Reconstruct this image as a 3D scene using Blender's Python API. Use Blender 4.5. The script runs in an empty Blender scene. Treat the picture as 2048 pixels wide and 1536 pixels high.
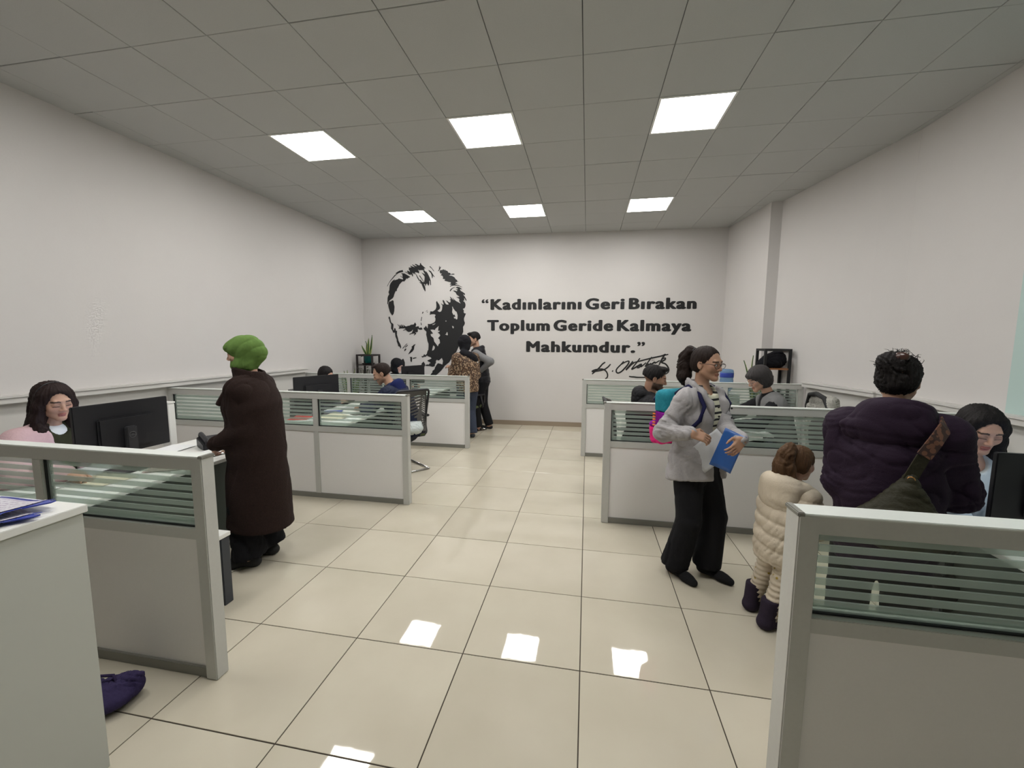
import bpy, bmesh, math, random
import numpy as np
from mathutils import Vector, Matrix, Euler
PI = math.pi
C = bpy.context.scene.collection
scn = bpy.context.scene
# ---------------------------------------------------------------- camera, world, exposure, lamps
H_CEIL = 3.572
yaw, pitch, roll, fpx = 0.1801, -0.1057, -0.0062, 818.54
cy_, sy_, cp_, sp_, cr_, sr_ = math.cos(yaw), math.sin(yaw), math.cos(pitch), math.sin(pitch), math.cos(roll), math.sin(roll)
RM = Matrix(((cy_, -sy_, 0), (sy_, cy_, 0), (0, 0, 1))) @ Matrix(((1, 0, 0), (0, cp_, -sp_), (0, sp_, cp_))) @ Matrix(((cr_, 0, sr_), (0, 1, 0), (-sr_, 0, cr_)))
cam = bpy.data.cameras.new('camera'); cam.sensor_width = 36; cam.lens = fpx * 36 / 2048
cam.clip_start = 0.05
camo = bpy.data.objects.new('camera', cam); C.objects.link(camo); scn.camera = camo
right, fwd, up = RM.col[0], RM.col[1], RM.col[2]
camo.matrix_world = Matrix(((right[0], up[0], -fwd[0], 0), (right[1], up[1], -fwd[1], 0), (right[2], up[2], -fwd[2], 1.618), (0, 0, 0, 1)))
w = bpy.data.worlds.new('world'); scn.world = w; w.use_nodes = True
w.node_tree.nodes['Background'].inputs[0].default_value = (0.75, 0.8, 0.85, 1)
w.node_tree.nodes['Background'].inputs[1].default_value = 0.3
vs = scn.view_settings; vs.view_transform = 'Standard'; vs.look = 'None'; vs.gamma = 1; vs.use_curve_mapping = False
vs.exposure = 0.0
LAMP = 28.5           # radiance of the ceiling panels
scn.cycles.max_bounces = 8; scn.cycles.transparent_max_bounces = 24; scn.cycles.diffuse_bounces = 5
scn.cycles.sample_clamp_indirect = 8
# ---------------------------------------------------------------- helpers
def mat(name, col, rough=.6, metal=0., noise=0., nscale=30., bump=0., spec=.5, bscale=None, coat=0.):
    m = bpy.data.materials.new(name); m.use_nodes = True
    nt = m.node_tree; b = nt.nodes['Principled BSDF']
    b.inputs['Base Color'].default_value = (*col, 1); b.inputs['Roughness'].default_value = rough
    b.inputs['Metallic'].default_value = metal; b.inputs['Specular IOR Level'].default_value = spec
    if coat: b.inputs['Coat Weight'].default_value = coat
    if noise or bump:
        tc = nt.nodes.new('ShaderNodeTexCoord'); n = nt.nodes.new('ShaderNodeTexNoise')
        n.inputs['Scale'].default_value = nscale; n.inputs['Detail'].default_value = 4
        nt.links.new(tc.outputs['Object'], n.inputs['Vector'])
        if noise:
            mx = nt.nodes.new('ShaderNodeMix'); mx.data_type = 'RGBA'
            mx.inputs[6].default_value = (*[c * (1 - noise) for c in col], 1)
            mx.inputs[7].default_value = (*[min(1, c * (1 + noise)) for c in col], 1)
            nt.links.new(n.outputs['Fac'], mx.inputs[0]); nt.links.new(mx.outputs[2], b.inputs['Base Color'])
        if bump:
            bp = nt.nodes.new('ShaderNodeBump'); bp.inputs['Strength'].default_value = bump; bp.inputs['Distance'].default_value = .01
            n2 = nt.nodes.new('ShaderNodeTexNoise'); n2.inputs['Scale'].default_value = bscale or nscale; n2.inputs['Detail'].default_value = 3
            nt.links.new(tc.outputs['Object'], n2.inputs['Vector'])
            nt.links.new(n2.outputs['Fac'], bp.inputs['Height']); nt.links.new(bp.outputs['Normal'], b.inputs['Normal'])
    return m
def glass_mat(name, tint, rough, mixv, alpha_dif=None):
    """transparent pane with a sheen; alpha_dif gives a milky share"""
    m = bpy.data.materials.new(name); m.use_nodes = True; nt = m.node_tree; nt.nodes.clear()
    out = nt.nodes.new('ShaderNodeOutputMaterial'); tr = nt.nodes.new('ShaderNodeBsdfTransparent'); tr.inputs[0].default_value = (*tint, 1)
    gl = nt.nodes.new('ShaderNodeBsdfGlossy'); gl.inputs['Roughness'].default_value = rough; gl.inputs[0].default_value = (.9, .95, .92, 1)
    fr = nt.nodes.new('ShaderNodeFresnel'); fr.inputs[0].default_value = mixv
    mx = nt.nodes.new('ShaderNodeMixShader'); ge = nt.nodes.new('ShaderNodeNewGeometry'); iv = nt.nodes.new('ShaderNodeMath'); iv.operation = 'SUBTRACT'; iv.inputs[0].default_value = 1
    nt.links.new(ge.outputs['Backfacing'], iv.inputs[1]); fm = nt.nodes.new('ShaderNodeMath'); fm.operation = 'MULTIPLY'
    nt.links.new(fr.outputs[0], fm.inputs[0]); nt.links.new(iv.outputs[0], fm.inputs[1]); nt.links.new(fm.outputs[0], mx.inputs[0])
    nt.links.new(tr.outputs[0], mx.inputs[1]); nt.links.new(gl.outputs[0], mx.inputs[2])
    last = mx
    if alpha_dif:
        df = nt.nodes.new('ShaderNodeBsdfDiffuse'); df.inputs[0].default_value = (*alpha_dif[1], 1)
        tl = nt.nodes.new('ShaderNodeBsdfTranslucent'); tl.inputs[0].default_value = (*alpha_dif[1], 1)
        ad = nt.nodes.new('ShaderNodeMixShader'); ad.inputs[0].default_value = .4
        nt.links.new(df.outputs[0], ad.inputs[1]); nt.links.new(tl.outputs[0], ad.inputs[2])
        m2 = nt.nodes.new('ShaderNodeMixShader'); m2.inputs[0].default_value = alpha_dif[0]
        nt.links.new(mx.outputs[0], m2.inputs[1]); nt.links.new(ad.outputs[0], m2.inputs[2]); last = m2
    nt.links.new(last.outputs[0], out.inputs[0])
    return m
M = {}
M['wall'] = mat('wall_paint', (.625, .60, .585), .75, noise=.02, nscale=3, bump=.05, bscale=60)
M['mint'] = mat('mint_paint', (.47, .60, .57), .7)
M['ledge'] = mat('ledge_paint', (.60, .585, .56), .5)
M['ctile'] = mat('ceiling_tile_board', (.47, .475, .465), .8, noise=.05, nscale=160, bump=.15, bscale=220)
M['cgap'] = mat('ceiling_gap', (.08, .08, .08), .8)
M['tilejoint'] = mat('grout', (.035, .025, .018), .9)
M['alu'] = mat('satin_aluminium', (.56, .56, .535), .45, metal=.15, noise=.04, nscale=80)
M['alud'] = mat('dark_aluminium', (.25, .245, .22), .5, metal=.3)
M['panel'] = mat('grey_white_melamine', (.82, .80, .785), .5, noise=.02, nscale=120)
M['white'] = mat('white_melamine', (.78, .78, .75), .35)
M['cab'] = mat('cabinet_melamine', (.50, .51, .47), .5)
M['dgrey'] = mat('anthracite', (.035, .04, .05), .5)
M['mod'] = mat('grey_green_modesty_board', (.055, .07, .06), .6)
M['black'] = mat('black_plastic', (.012, .012, .016), .45)
M['blackm'] = mat('black_matt', (.01, .01, .011), .7)
M['vinyl'] = mat('black_vinyl', (.008, .008, .009), .55)
M['chrome'] = mat('chrome', (.6, .6, .6), .18, metal=1)
M['olive'] = mat('olive_seat_cloth', (.10, .125, .05), .9, noise=.15, nscale=200)
M['mesh'] = mat('black_mesh_cloth', (.10, .095, .09), .8)
M['paper'] = mat('paper', (.75, .76, .76), .7)
M['blue'] = mat('blue_folder', (.02, .05, .30), .4)
M['glass'] = glass_mat('partition_glass', (.93, .965, .945), .03, 1.45)
M['frost'] = glass_mat('frosted_film', (.9, .95, .92), .5, 1.3, (.40, (.54, .585, .56)))
def thing(name, label, cat, loc=(0, 0, 0), rz=0., group=None):
    o = bpy.data.objects.new(name, None); C.objects.link(o); o.empty_display_size = .1
    o.location = loc; o.rotation_euler = (0, 0, rz); o['label'] = label; o['category'] = cat
    if group: o['group'] = group
    return o
def tag(o, label, cat, group=None, kind=None):
    o['label'] = label; o['category'] = cat
    if group: o['group'] = group
    if kind: o['kind'] = kind
    return o
def link(name, me, m=None, parent=None, smooth=False, loc=None, rot=None):
    if m is not None and not me.materials: me.materials.append(m)
    o = bpy.data.objects.new(name, me); C.objects.link(o)
    if parent: o.parent = parent
    if loc is not None: o.location = loc
    if rot is not None: o.rotation_euler = rot
    return o
def bm_obj(name, bm, m=None, parent=None, smooth=False, bevel=0., loc=None, rot=None):
    if bevel:
        bmesh.ops.bevel(bm, geom=[e for e in bm.edges], offset=bevel, segments=2, affect='EDGES', clamp_overlap=True)
    me = bpy.data.meshes.new(name); bm.to_mesh(me); bm.free()
    if smooth: me.polygons.foreach_set('use_smooth', [True] * len(me.polygons))
    return link(name, me, m, parent, loc=loc, rot=rot)
def bx(bm, x0, x1, y0, y1, z0, z1):
    vs_ = [bm.verts.new(p) for p in ((x0, y0, z0), (x1, y0, z0), (x1, y1, z0), (x0, y1, z0), (x0, y0, z1), (x1, y0, z1), (x1, y1, z1), (x0, y1, z1))]
    for f in ((3, 2, 1, 0), (4, 5, 6, 7), (0, 1, 5, 4), (1, 2, 6, 5), (2, 3, 7, 6), (3, 0, 4, 7)):
        bm.faces.new([vs_[i] for i in f])
    return bm
def box(name, b, m, parent=None, bevel=0., loc=None, rot=None):
    return bm_obj(name, bx(bmesh.new(), *b), m, parent, bevel=bevel, loc=loc, rot=rot)
def prism(bm, pts, z0, z1):
    n = len(pts); a = [bm.verts.new((x, y, z0)) for x, y in pts]; b = [bm.verts.new((x, y, z1)) for x, y in pts]
    bm.faces.new(a[::-1]); bm.faces.new(b)
    for i in range(n): bm.faces.new((a[i], a[(i + 1) % n], b[(i + 1) % n], b[i]))
    bmesh.ops.recalc_face_normals(bm, faces=bm.faces)
    return bm
def tube(bm, pts, r, seg=8, closed=False, radii=None):
    pts = [Vector(p) for p in pts]; rings = []; n = len(pts)
    ref = Vector((0.13, 0.21, 1)).normalized()
    for i, p in enumerate(pts):
        if closed: t = (pts[(i + 1) % n] - pts[i - 1])
        else: t = pts[min(i + 1, n - 1)] - pts[max(i - 1, 0)]
        t.normalize(); a = t.cross(ref)
        if a.length < .05: a = t.cross(Vector((1, 0, 0)))
        a.normalize(); b = t.cross(a); rr = radii[i] if radii else r
        rings.append([bm.verts.new(p + (a * math.cos(2 * PI * k / seg) + b * math.sin(2 * PI * k / seg)) * rr) for k in range(seg)])
    for i in range(n if closed else n - 1):
        A, B = rings[i], rings[(i + 1) % n]
        for k in range(seg): bm.faces.new((A[k], A[(k + 1) % seg], B[(k + 1) % seg], B[k]))
    if not closed:
        bm.faces.new(rings[0][::-1]); bm.faces.new(rings[-1])
    return bm
def round_path(pts, r=.04, n=5):
    pts = [Vector(p) for p in pts]; out = [pts[0]]
    for i in range(1, len(pts) - 1):
        a = (pts[i - 1] - pts[i]); b = (pts[i + 1] - pts[i]); ra = min(r, a.length * .45, b.length * .45)
        p0 = pts[i] + a.normalized() * ra; p2 = pts[i] + b.normalized() * ra
        for k in range(n + 1):
            t = k / n; out.append(p0 * (1 - t) ** 2 + pts[i] * 2 * t * (1 - t) + p2 * t * t)
    out.append(pts[-1]); return out
def lathe(bm, prof, seg=20, c=(0, 0)):
    rings = []
    for r, z in prof: rings.append([bm.verts.new((c[0] + r * math.cos(2 * PI * k / seg), c[1] + r * math.sin(2 * PI * k / seg), z)) for k in range(seg)])
    for A, B in zip(rings, rings[1:]):
        for k in range(seg): bm.faces.new((A[k], A[(k + 1) % seg], B[(k + 1) % seg], B[k]))
    bm.faces.new(rings[0][::-1]); bm.faces.new(rings[-1])
    return bm
def dup(root, loc, rz, label=None, group=None, cat=None):
    r = root.copy(); C.objects.link(r); r.location = loc; r.rotation_euler = (0, 0, rz)
    if label: r['label'] = label
    if group: r['group'] = group
    for ch in list(root.children):
        c = ch.copy(); C.objects.link(c); c.parent = r
        for g in ch.children:
            d = g.copy(); C.objects.link(d); d.parent = c
    return r
DECAL = [[[(-3.881,2.655),(-3.854,2.706),(-3.812,2.766),(-3.771,2.812),(-3.72,2.867),(-3.674,2.899),(-3.704,2.902),(-3.668,2.926),(-3.623,2.951),(-3.55,2.964),(-3.541,2.929),(-3.588,2.92),(-3.634,2.907),(-3.674,2.885),(-3.71,2.853),(-3.751,2.812),(-3.803,2.759),(-3.844,2.71),(-3.868,2.664)]],[[(-3.551,2.813),(-3.61,2.849),(-3.59,2.849),(-3.556,2.827),(-3.557,2.878),(-3.584,2.906),(-3.544,2.901),(-3.514,2.898),(-3.46,2.867),(-3.399,2.832),(-3.412,2.823),(-3.447,2.809),(-3.464,2.793),(-3.483,2.808),(-3.492,2.78),(-3.525,2.745),(-3.557,2.751),(-3.588,2.725),(-3.624,2.689),(-3.645,2.647),(-3.676,2.601),(-3.682,2.561),(-3.702,2.568),(-3.718,2.54),(-3.734,2.502),(-3.75,2.455),(-3.771,2.427),(-3.807,2.404),(-3.838,2.381),(-3.859,2.353),(-3.873,2.31),(-3.885,2.315),(-3.879,2.367),(-3.874,2.438),(-3.861,2.475),(-3.84,2.499),(-3.839,2.517),(-3.852,2.532),(-3.848,2.56),(-3.835,2.588),(-3.829,2.635),(-3.825,2.673),(-3.804,2.719),(-3.767,2.761),(-3.721,2.79),(-3.714,2.785),(-3.732,2.765),(-3.702,2.778),(-3.651,2.791),(-3.641,2.805),(-3.621,2.803),(-3.571,2.79),(-3.547,2.783)]],[[(-3.514,2.928),(-3.489,2.928),(-3.44,2.909),(-3.464,2.941),(-3.449,2.955),(-3.429,2.941),(-3.405,2.926),(-3.409,2.95),(-3.428,2.968),(-3.423,2.991),(-3.433,3.008),(-3.373,3.009),(-3.397,3.037),(-3.382,3.041),(-3.353,3.027),(-3.304,3.01),(-3.362,3.064),(-3.347,3.064),(-3.289,3.033),(-3.255,3.034),(-3.306,3.063),(-3.293,3.074),(-3.269,3.069),(-3.225,3.045),(-3.2,3.051),(-3.2,3.083),(-3.185,3.09),(-3.171,3.06),(-3.094,2.994),(-3.089,2.981),(-3.123,2.99),(-3.109,2.963),(-3.124,2.954),(-3.192,2.955),(-3.212,2.951),(-3.241,2.965),(-3.217,2.923),(-3.228,2.889),(-3.242,2.905),(-3.296,2.92),(-3.322,2.879),(-3.336,2.898),(-3.355,2.912),(-3.342,2.847),(-3.352,2.836),(-3.371,2.866),(-3.381,2.885),(-3.398,2.866),(-3.435,2.885),(-3.45,2.9)]],[[(-3.316,2.92),(-3.296,2.902),(-3.263,2.855),(-3.22,2.78),(-3.206,2.762),(-3.225,2.757),(-3.254,2.804),(-3.282,2.864),(-3.306,2.897)]],[[(-3.226,2.734),(-3.187,2.72),(-3.215,2.762),(-3.2,2.78),(-3.157,2.733),(-3.132,2.728),(-3.223,2.854),(-3.204,2.854),(-3.166,2.798),(-3.123,2.728),(-3.112,2.788),(-3.111,2.834),(-3.173,2.913),(-3.13,2.89),(-3.1,2.875),(-3.143,2.949),(-3.109,2.949),(-3.085,2.921),(-3.075,2.93),(-3.046,2.888),(-3.007,2.809),(-2.988,2.749),(-2.985,2.671),(-2.999,2.671),(-3.005,2.75),(-3.018,2.754),(-3.019,2.695),(-3.034,2.658),(-3.053,2.677),(-3.06,2.704),(-3.082,2.686),(-3.093,2.654),(-3.099,2.649),(-3.104,2.686),(-3.128,2.696),(-3.1,2.626),(-3.096,2.561),(-3.106,2.552),(-3.135,2.599),(-3.158,2.65),(-3.177,2.697),(-3.206,2.716)]],[[(-3.034,2.957),(-3.019,2.952),(-2.981,2.931),(-2.943,2.873),(-2.909,2.822),(-2.924,2.822),(-2.945,2.85),(-2.948,2.822),(-2.961,2.793),(-2.966,2.809),(-2.97,2.859),(-2.989,2.901),(-3.02,2.929)]],[[(-3.013,3.018),(-2.996,3.025),(-2.96,2.987),(-2.917,2.932),(-2.927,2.927),(-2.965,2.978)]],[[(-2.814,3.03),(-2.807,3.025),(-2.808,2.994),(-2.786,3.016),(-2.783,3.002),(-2.811,2.948),(-2.84,2.926),(-2.845,2.93),(-2.822,2.962),(-2.82,3.003)]],[[(-2.808,2.93),(-2.791,2.952),(-2.762,2.947),(-2.743,2.963),(-2.728,2.96),(-2.719,2.946),(-2.699,2.962),(-2.699,2.946),(-2.675,2.937),(-2.656,2.932),(-2.637,2.899),(-2.604,2.894),(-2.59,2.871),(-2.541,2.88),(-2.508,2.868),(-2.537,2.857),(-2.594,2.86),(-2.628,2.845),(-2.571,2.839),(-2.518,2.811),(-2.494,2.774),(-2.466,2.756),(-2.466,2.737),(-2.437,2.732),(-2.471,2.724),(-2.505,2.715),(-2.462,2.692),(-2.466,2.683),(-2.505,2.688),(-2.495,2.672),(-2.438,2.662),(-2.366,2.624),(-2.376,2.62),(-2.438,2.648),(-2.51,2.656),(-2.563,2.652),(-2.606,2.636),(-2.606,2.65),(-2.572,2.666),(-2.616,2.68),(-2.586,2.698),(-2.596,2.721),(-2.63,2.726),(-2.682,2.74),(-2.716,2.75),(-2.701,2.777),(-2.726,2.782),(-2.75,2.787),(-2.74,2.819),(-2.763,2.847),(-2.788,2.849),(-2.763,2.888),(-2.792,2.884),(-2.806,2.907)]],[[(-2.617,2.556),(-2.597,2.588),(-2.558,2.615),(-2.51,2.626),(-2.515,2.617),(-2.558,2.601),(-2.588,2.565),(-2.602,2.547)]],[[(-2.501,2.617),(-2.457,2.634),(-2.419,2.623),(-2.367,2.585),(-2.381,2.583),(-2.414,2.591),(-2.4,2.558),(-2.353,2.53),(-2.314,2.502),(-2.315,2.475),(-2.353,2.489),(-2.315,2.442),(-2.286,2.387),(-2.289,2.36),(-2.31,2.387),(-2.329,2.424),(-2.33,2.374),(-2.354,2.365),(-2.32,2.342),(-2.306,2.305),(-2.306,2.268),(-2.321,2.231),(-2.359,2.217),(-2.336,2.18),(-2.345,2.157),(-2.331,2.134),(-2.298,2.129),(-2.312,2.093),(-2.337,2.037),(-2.337,2.0),(-2.318,1.949),(-2.328,1.916),(-2.357,1.875),(-2.353,1.782),(-2.387,1.702),(-2.402,1.646),(-2.431,1.526),(-2.491,1.4),(-2.58,1.275),(-2.598,1.252),(-2.64,1.189),(-2.73,1.119),(-2.79,1.037),(-2.85,0.979),(-2.893,0.943),(-2.923,0.92),(-3.022,0.918),(-3.022,0.941),(-2.982,0.988),(-2.981,1.017),(-2.939,1.046),(-2.926,1.087),(-2.884,1.151),(-2.866,1.168),(-2.818,1.158),(-2.777,1.144),(-2.764,1.216),(-2.787,1.273),(-2.847,1.22),(-2.889,1.237),(-2.907,1.214),(-2.907,1.168),(-2.926,1.15),(-2.932,1.11),(-2.98,1.095),(-3.04,1.114),(-3.1,1.11),(-3.13,1.124),(-3.087,1.142),(-3.057,1.137),(-3.033,1.166),(-3.009,1.166),(-3.033,1.189),(-3.062,1.2),(-3.086,1.217),(-3.032,1.241),(-2.996,1.259),(-3.013,1.281),(-3.061,1.298),(-3.091,1.318),(-3.109,1.295),(-3.151,1.291),(-3.181,1.274),(-3.205,1.302),(-3.169,1.303),(-3.144,1.343),(-3.12,1.32),(-3.09,1.349),(-3.077,1.401),(-3.059,1.43),(-3.053,1.485),(-3.052,1.543),(-3.075,1.604),(-3.084,1.666),(-3.098,1.723),(-3.092,1.78),(-3.122,1.808),(-3.153,1.846),(-3.117,1.869),(-3.102,1.898),(-3.068,1.841),(-3.057,1.912),(-3.067,1.931),(-3.018,1.928),(-2.986,1.935),(-2.931,1.959),(-2.916,1.978),(-2.906,2.0),(-2.906,2.038),(-2.92,2.066),(-2.9,2.103),(-2.929,2.118),(-2.978,2.118),(-3.02,2.104),(-3.007,2.174),(-2.958,2.169),(-2.928,2.188),(-2.898,2.211),(-2.883,2.253),(-2.883,2.299),(-2.889,2.346),(-2.872,2.369),(-2.848,2.331),(-2.824,2.299),(-2.81,2.252),(-2.815,2.22),(-2.865,2.183),(-2.826,2.159),(-2.791,2.168),(-2.771,2.206),(-2.761,2.28),(-2.794,2.322),(-2.77,2.312),(-2.748,2.294),(-2.736,2.312),(-2.76,2.372),(-2.745,2.389),(-2.726,2.368),(-2.707,2.326),(-2.683,2.302),(-2.644,2.298),(-2.639,2.311),(-2.691,2.377),(-2.662,2.367),(-2.638,2.344),(-2.605,2.339),(-2.597,2.376),(-2.618,2.404),(-2.594,2.399),(-2.585,2.39),(-2.613,2.45),(-2.594,2.44),(-2.565,2.403),(-2.532,2.375),(-2.565,2.436),(-2.527,2.394),(-2.484,2.361),(-2.445,2.342),(-2.416,2.324),(-2.402,2.319),(-2.431,2.365),(-2.425,2.398),(-2.44,2.416),(-2.488,2.439),(-2.43,2.439),(-2.425,2.448),(-2.478,2.485),(-2.497,2.522),(-2.547,2.557),(-2.53,2.564),(-2.472,2.549),(-2.463,2.568),(-2.506,2.587),(-2.453,2.586),(-2.458,2.6)],[(-2.571,2.26),(-2.557,2.255),(-2.547,2.228),(-2.509,2.177),(-2.48,2.158),(-2.462,2.093),(-2.467,2.028),(-2.482,2.014),(-2.51,2.037),(-2.53,2.033),(-2.539,2.065),(-2.505,2.065),(-2.524,2.112),(-2.544,2.098),(-2.572,2.154),(-2.562,2.214)],[(-2.71,1.986),(-2.696,1.998),(-2.681,1.986),(-2.696,1.972)],[(-2.976,1.917),(-2.902,1.945),(-2.922,1.921),(-2.957,1.907)],[(-3.013,1.818),(-2.963,1.825),(-2.919,1.813),(-2.909,1.837),(-2.839,1.893),(-2.849,1.851),(-2.855,1.799),(-2.82,1.799),(-2.831,1.776),(-2.865,1.764),(-2.826,1.738),(-2.814,1.705),(-2.857,1.655),(-2.828,1.629),(-2.819,1.563),(-2.849,1.535),(-2.864,1.496),(-2.898,1.539),(-2.937,1.591),(-2.951,1.657),(-3.0,1.699),(-3.009,1.737),(-2.959,1.749),(-2.979,1.775)],[(-2.958,1.52),(-2.928,1.496),(-2.924,1.463),(-2.949,1.424),(-2.984,1.412),(-2.973,1.462)],[(-2.575,1.893),(-2.551,1.889),(-2.536,1.865),(-2.551,1.844),(-2.566,1.856)],[(-2.718,1.72),(-2.694,1.743),(-2.683,1.774),(-2.664,1.767),(-2.66,1.72),(-2.679,1.71),(-2.694,1.724)]],[[(-3.838,2.371),(-3.813,2.366),(-3.787,2.385),(-3.767,2.39),(-3.752,2.375),(-3.749,2.319),(-3.735,2.267),(-3.742,2.186),(-3.759,2.125),(-3.785,2.094),(-3.799,2.111),(-3.834,2.163),(-3.857,2.248),(-3.866,2.296),(-3.854,2.343)]],[[(-3.867,2.044),(-3.856,2.075),(-3.836,2.068),(-3.827,2.025),(-3.818,1.978),(-3.809,1.954),(-3.779,1.94),(-3.766,1.916),(-3.777,1.816),(-3.759,1.806),(-3.751,1.844),(-3.735,1.852),(-3.721,1.825),(-3.719,1.797),(-3.696,1.797),(-3.7,1.72),(-3.679,1.653),(-3.67,1.601),(-3.636,1.538),(-3.617,1.486),(-3.623,1.452),(-3.638,1.452),(-3.633,1.476),(-3.678,1.495),(-3.682,1.528),(-3.706,1.586),(-3.705,1.624),(-3.729,1.677),(-3.74,1.768),(-3.758,1.754),(-3.778,1.763),(-3.792,1.801),(-3.819,1.84),(-3.81,1.921),(-3.839,1.964),(-3.85,2.02)]],[[(-3.688,1.926),(-3.673,1.921),(-3.643,1.888),(-3.628,1.883),(-3.642,1.911),(-3.627,1.914),(-3.608,1.883),(-3.598,1.878),(-3.607,1.916),(-3.592,1.916),(-3.562,1.878),(-3.552,1.883),(-3.572,1.914),(-3.552,1.907),(-3.522,1.885),(-3.487,1.883),(-3.466,1.897),(-3.446,1.893),(-3.401,1.916),(-3.351,1.919),(-3.32,1.961),(-3.296,1.921),(-3.312,1.874),(-3.251,1.888),(-3.237,1.85),(-3.192,1.864),(-3.168,1.831),(-3.203,1.815),(-3.243,1.822),(-3.267,1.841),(-3.266,1.779),(-3.294,1.765),(-3.324,1.774),(-3.299,1.741),(-3.345,1.705),(-3.355,1.71),(-3.329,1.741),(-3.354,1.745),(-3.389,1.741),(-3.435,1.721),(-3.445,1.731),(-3.389,1.76),(-3.363,1.812),(-3.373,1.817),(-3.398,1.788),(-3.449,1.771),(-3.489,1.788),(-3.513,1.816),(-3.569,1.797),(-3.574,1.804),(-3.518,1.831),(-3.533,1.845),(-3.619,1.842),(-3.654,1.835),(-3.662,1.845),(-3.639,1.864)]],[[(-3.593,1.452),(-3.551,1.496),(-3.499,1.549),(-3.489,1.544),(-3.546,1.486),(-3.562,1.462),(-3.582,1.447)]],[[(-3.541,1.477),(-3.48,1.525),(-3.485,1.501),(-3.531,1.467)]],[[(-3.547,1.433),(-3.527,1.45),(-3.509,1.441),(-3.533,1.404),(-3.556,1.397)]],[[(-3.476,1.333),(-3.437,1.396),(-3.395,1.459),(-3.402,1.487),(-3.379,1.502),(-3.354,1.526),(-3.316,1.538),(-3.344,1.497),(-3.355,1.435),(-3.381,1.396),(-3.427,1.362)]],[[(-3.444,1.285),(-3.393,1.283),(-3.4,1.196),(-3.416,1.184),(-3.43,1.207),(-3.43,1.253)]],[[(-3.381,1.266),(-3.308,1.281),(-3.305,1.269),(-3.375,1.245)]],[[(-3.175,2.132),(-3.162,2.165),(-3.142,2.16),(-3.163,2.125)]],[[(-3.102,2.17),(-3.058,2.198),(-3.068,2.184),(-3.098,2.167)]],[[(-3.083,2.155),(-3.053,2.169),(-3.063,2.151)]],[[(-3.202,1.987),(-3.188,2.067),(-3.176,2.062),(-3.19,1.987)]],[[(-3.205,1.954),(-3.195,1.958),(-3.184,1.911),(-3.199,1.906)]],[[(-3.625,1.216),(-3.582,1.249),(-3.57,1.234),(-3.547,1.171),(-3.549,1.089),(-3.647,1.088),(-3.633,1.169),(-3.608,1.164)]],[[(-3.201,1.158),(-3.159,1.196),(-3.132,1.153),(-3.13,1.119),(-3.149,1.084),(-3.209,1.094)]]]
SIGN=[[(0.337,1.232),(0.29,1.199),(0.229,1.125),(0.158,1.058),(0.104,1.008)],[(0.433,1.197),(0.387,1.144),(0.317,1.094),(0.214,1.068),(0.118,1.054),(0.11,1.066),(0.166,1.091),(0.237,1.102),(0.293,1.102),(0.341,1.078),(0.374,1.038),(0.388,0.989),(0.377,0.948),(0.346,0.927)],[(0.465,1.06),(0.484,1.08)],[(0.667,1.253),(0.622,1.196),(0.562,1.13),(0.541,1.089),(0.547,1.049),(0.58,1.036),(0.635,1.067),(0.688,1.124),(0.74,1.19),(0.762,1.238),(0.753,1.258),(0.699,1.241),(0.622,1.196)],[(0.831,1.259),(0.764,1.166),(0.712,1.092),(0.795,1.182),(0.856,1.231)],[(0.954,1.313),(0.88,1.208),(0.813,1.11),(0.867,1.135),(0.912,1.168),(0.989,1.201),(0.95,1.193),(0.913,1.144),(0.944,1.144),(0.989,1.193),(0.975,1.153),(1.065,1.234)],[(1.161,1.339),(1.103,1.251),(1.052,1.162),(1.112,1.211),(1.098,1.171),(1.15,1.22),(1.144,1.187),(1.196,1.236),(1.218,1.244),(1.227,1.229),(1.301,1.277)],[(0.817,1.223),(0.994,1.273),(1.146,1.315),(1.336,1.361),(1.388,1.386),(1.404,1.378),(1.445,1.39)],[(1.396,1.386),(1.345,1.318),(1.29,1.19)],[(1.303,1.238),(1.346,1.302),(1.391,1.322),(1.392,1.294),(1.333,1.246),(1.403,1.215),(1.448,1.16),(1.467,1.105),(1.448,1.056),(1.396,1.023)],[(0.771,0.978),(0.81,0.971),(0.865,0.968),(0.928,0.962),(1.083,0.965)],[(1.167,1.28),(1.176,1.278)],[(1.194,1.28),(1.203,1.279)]]
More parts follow.
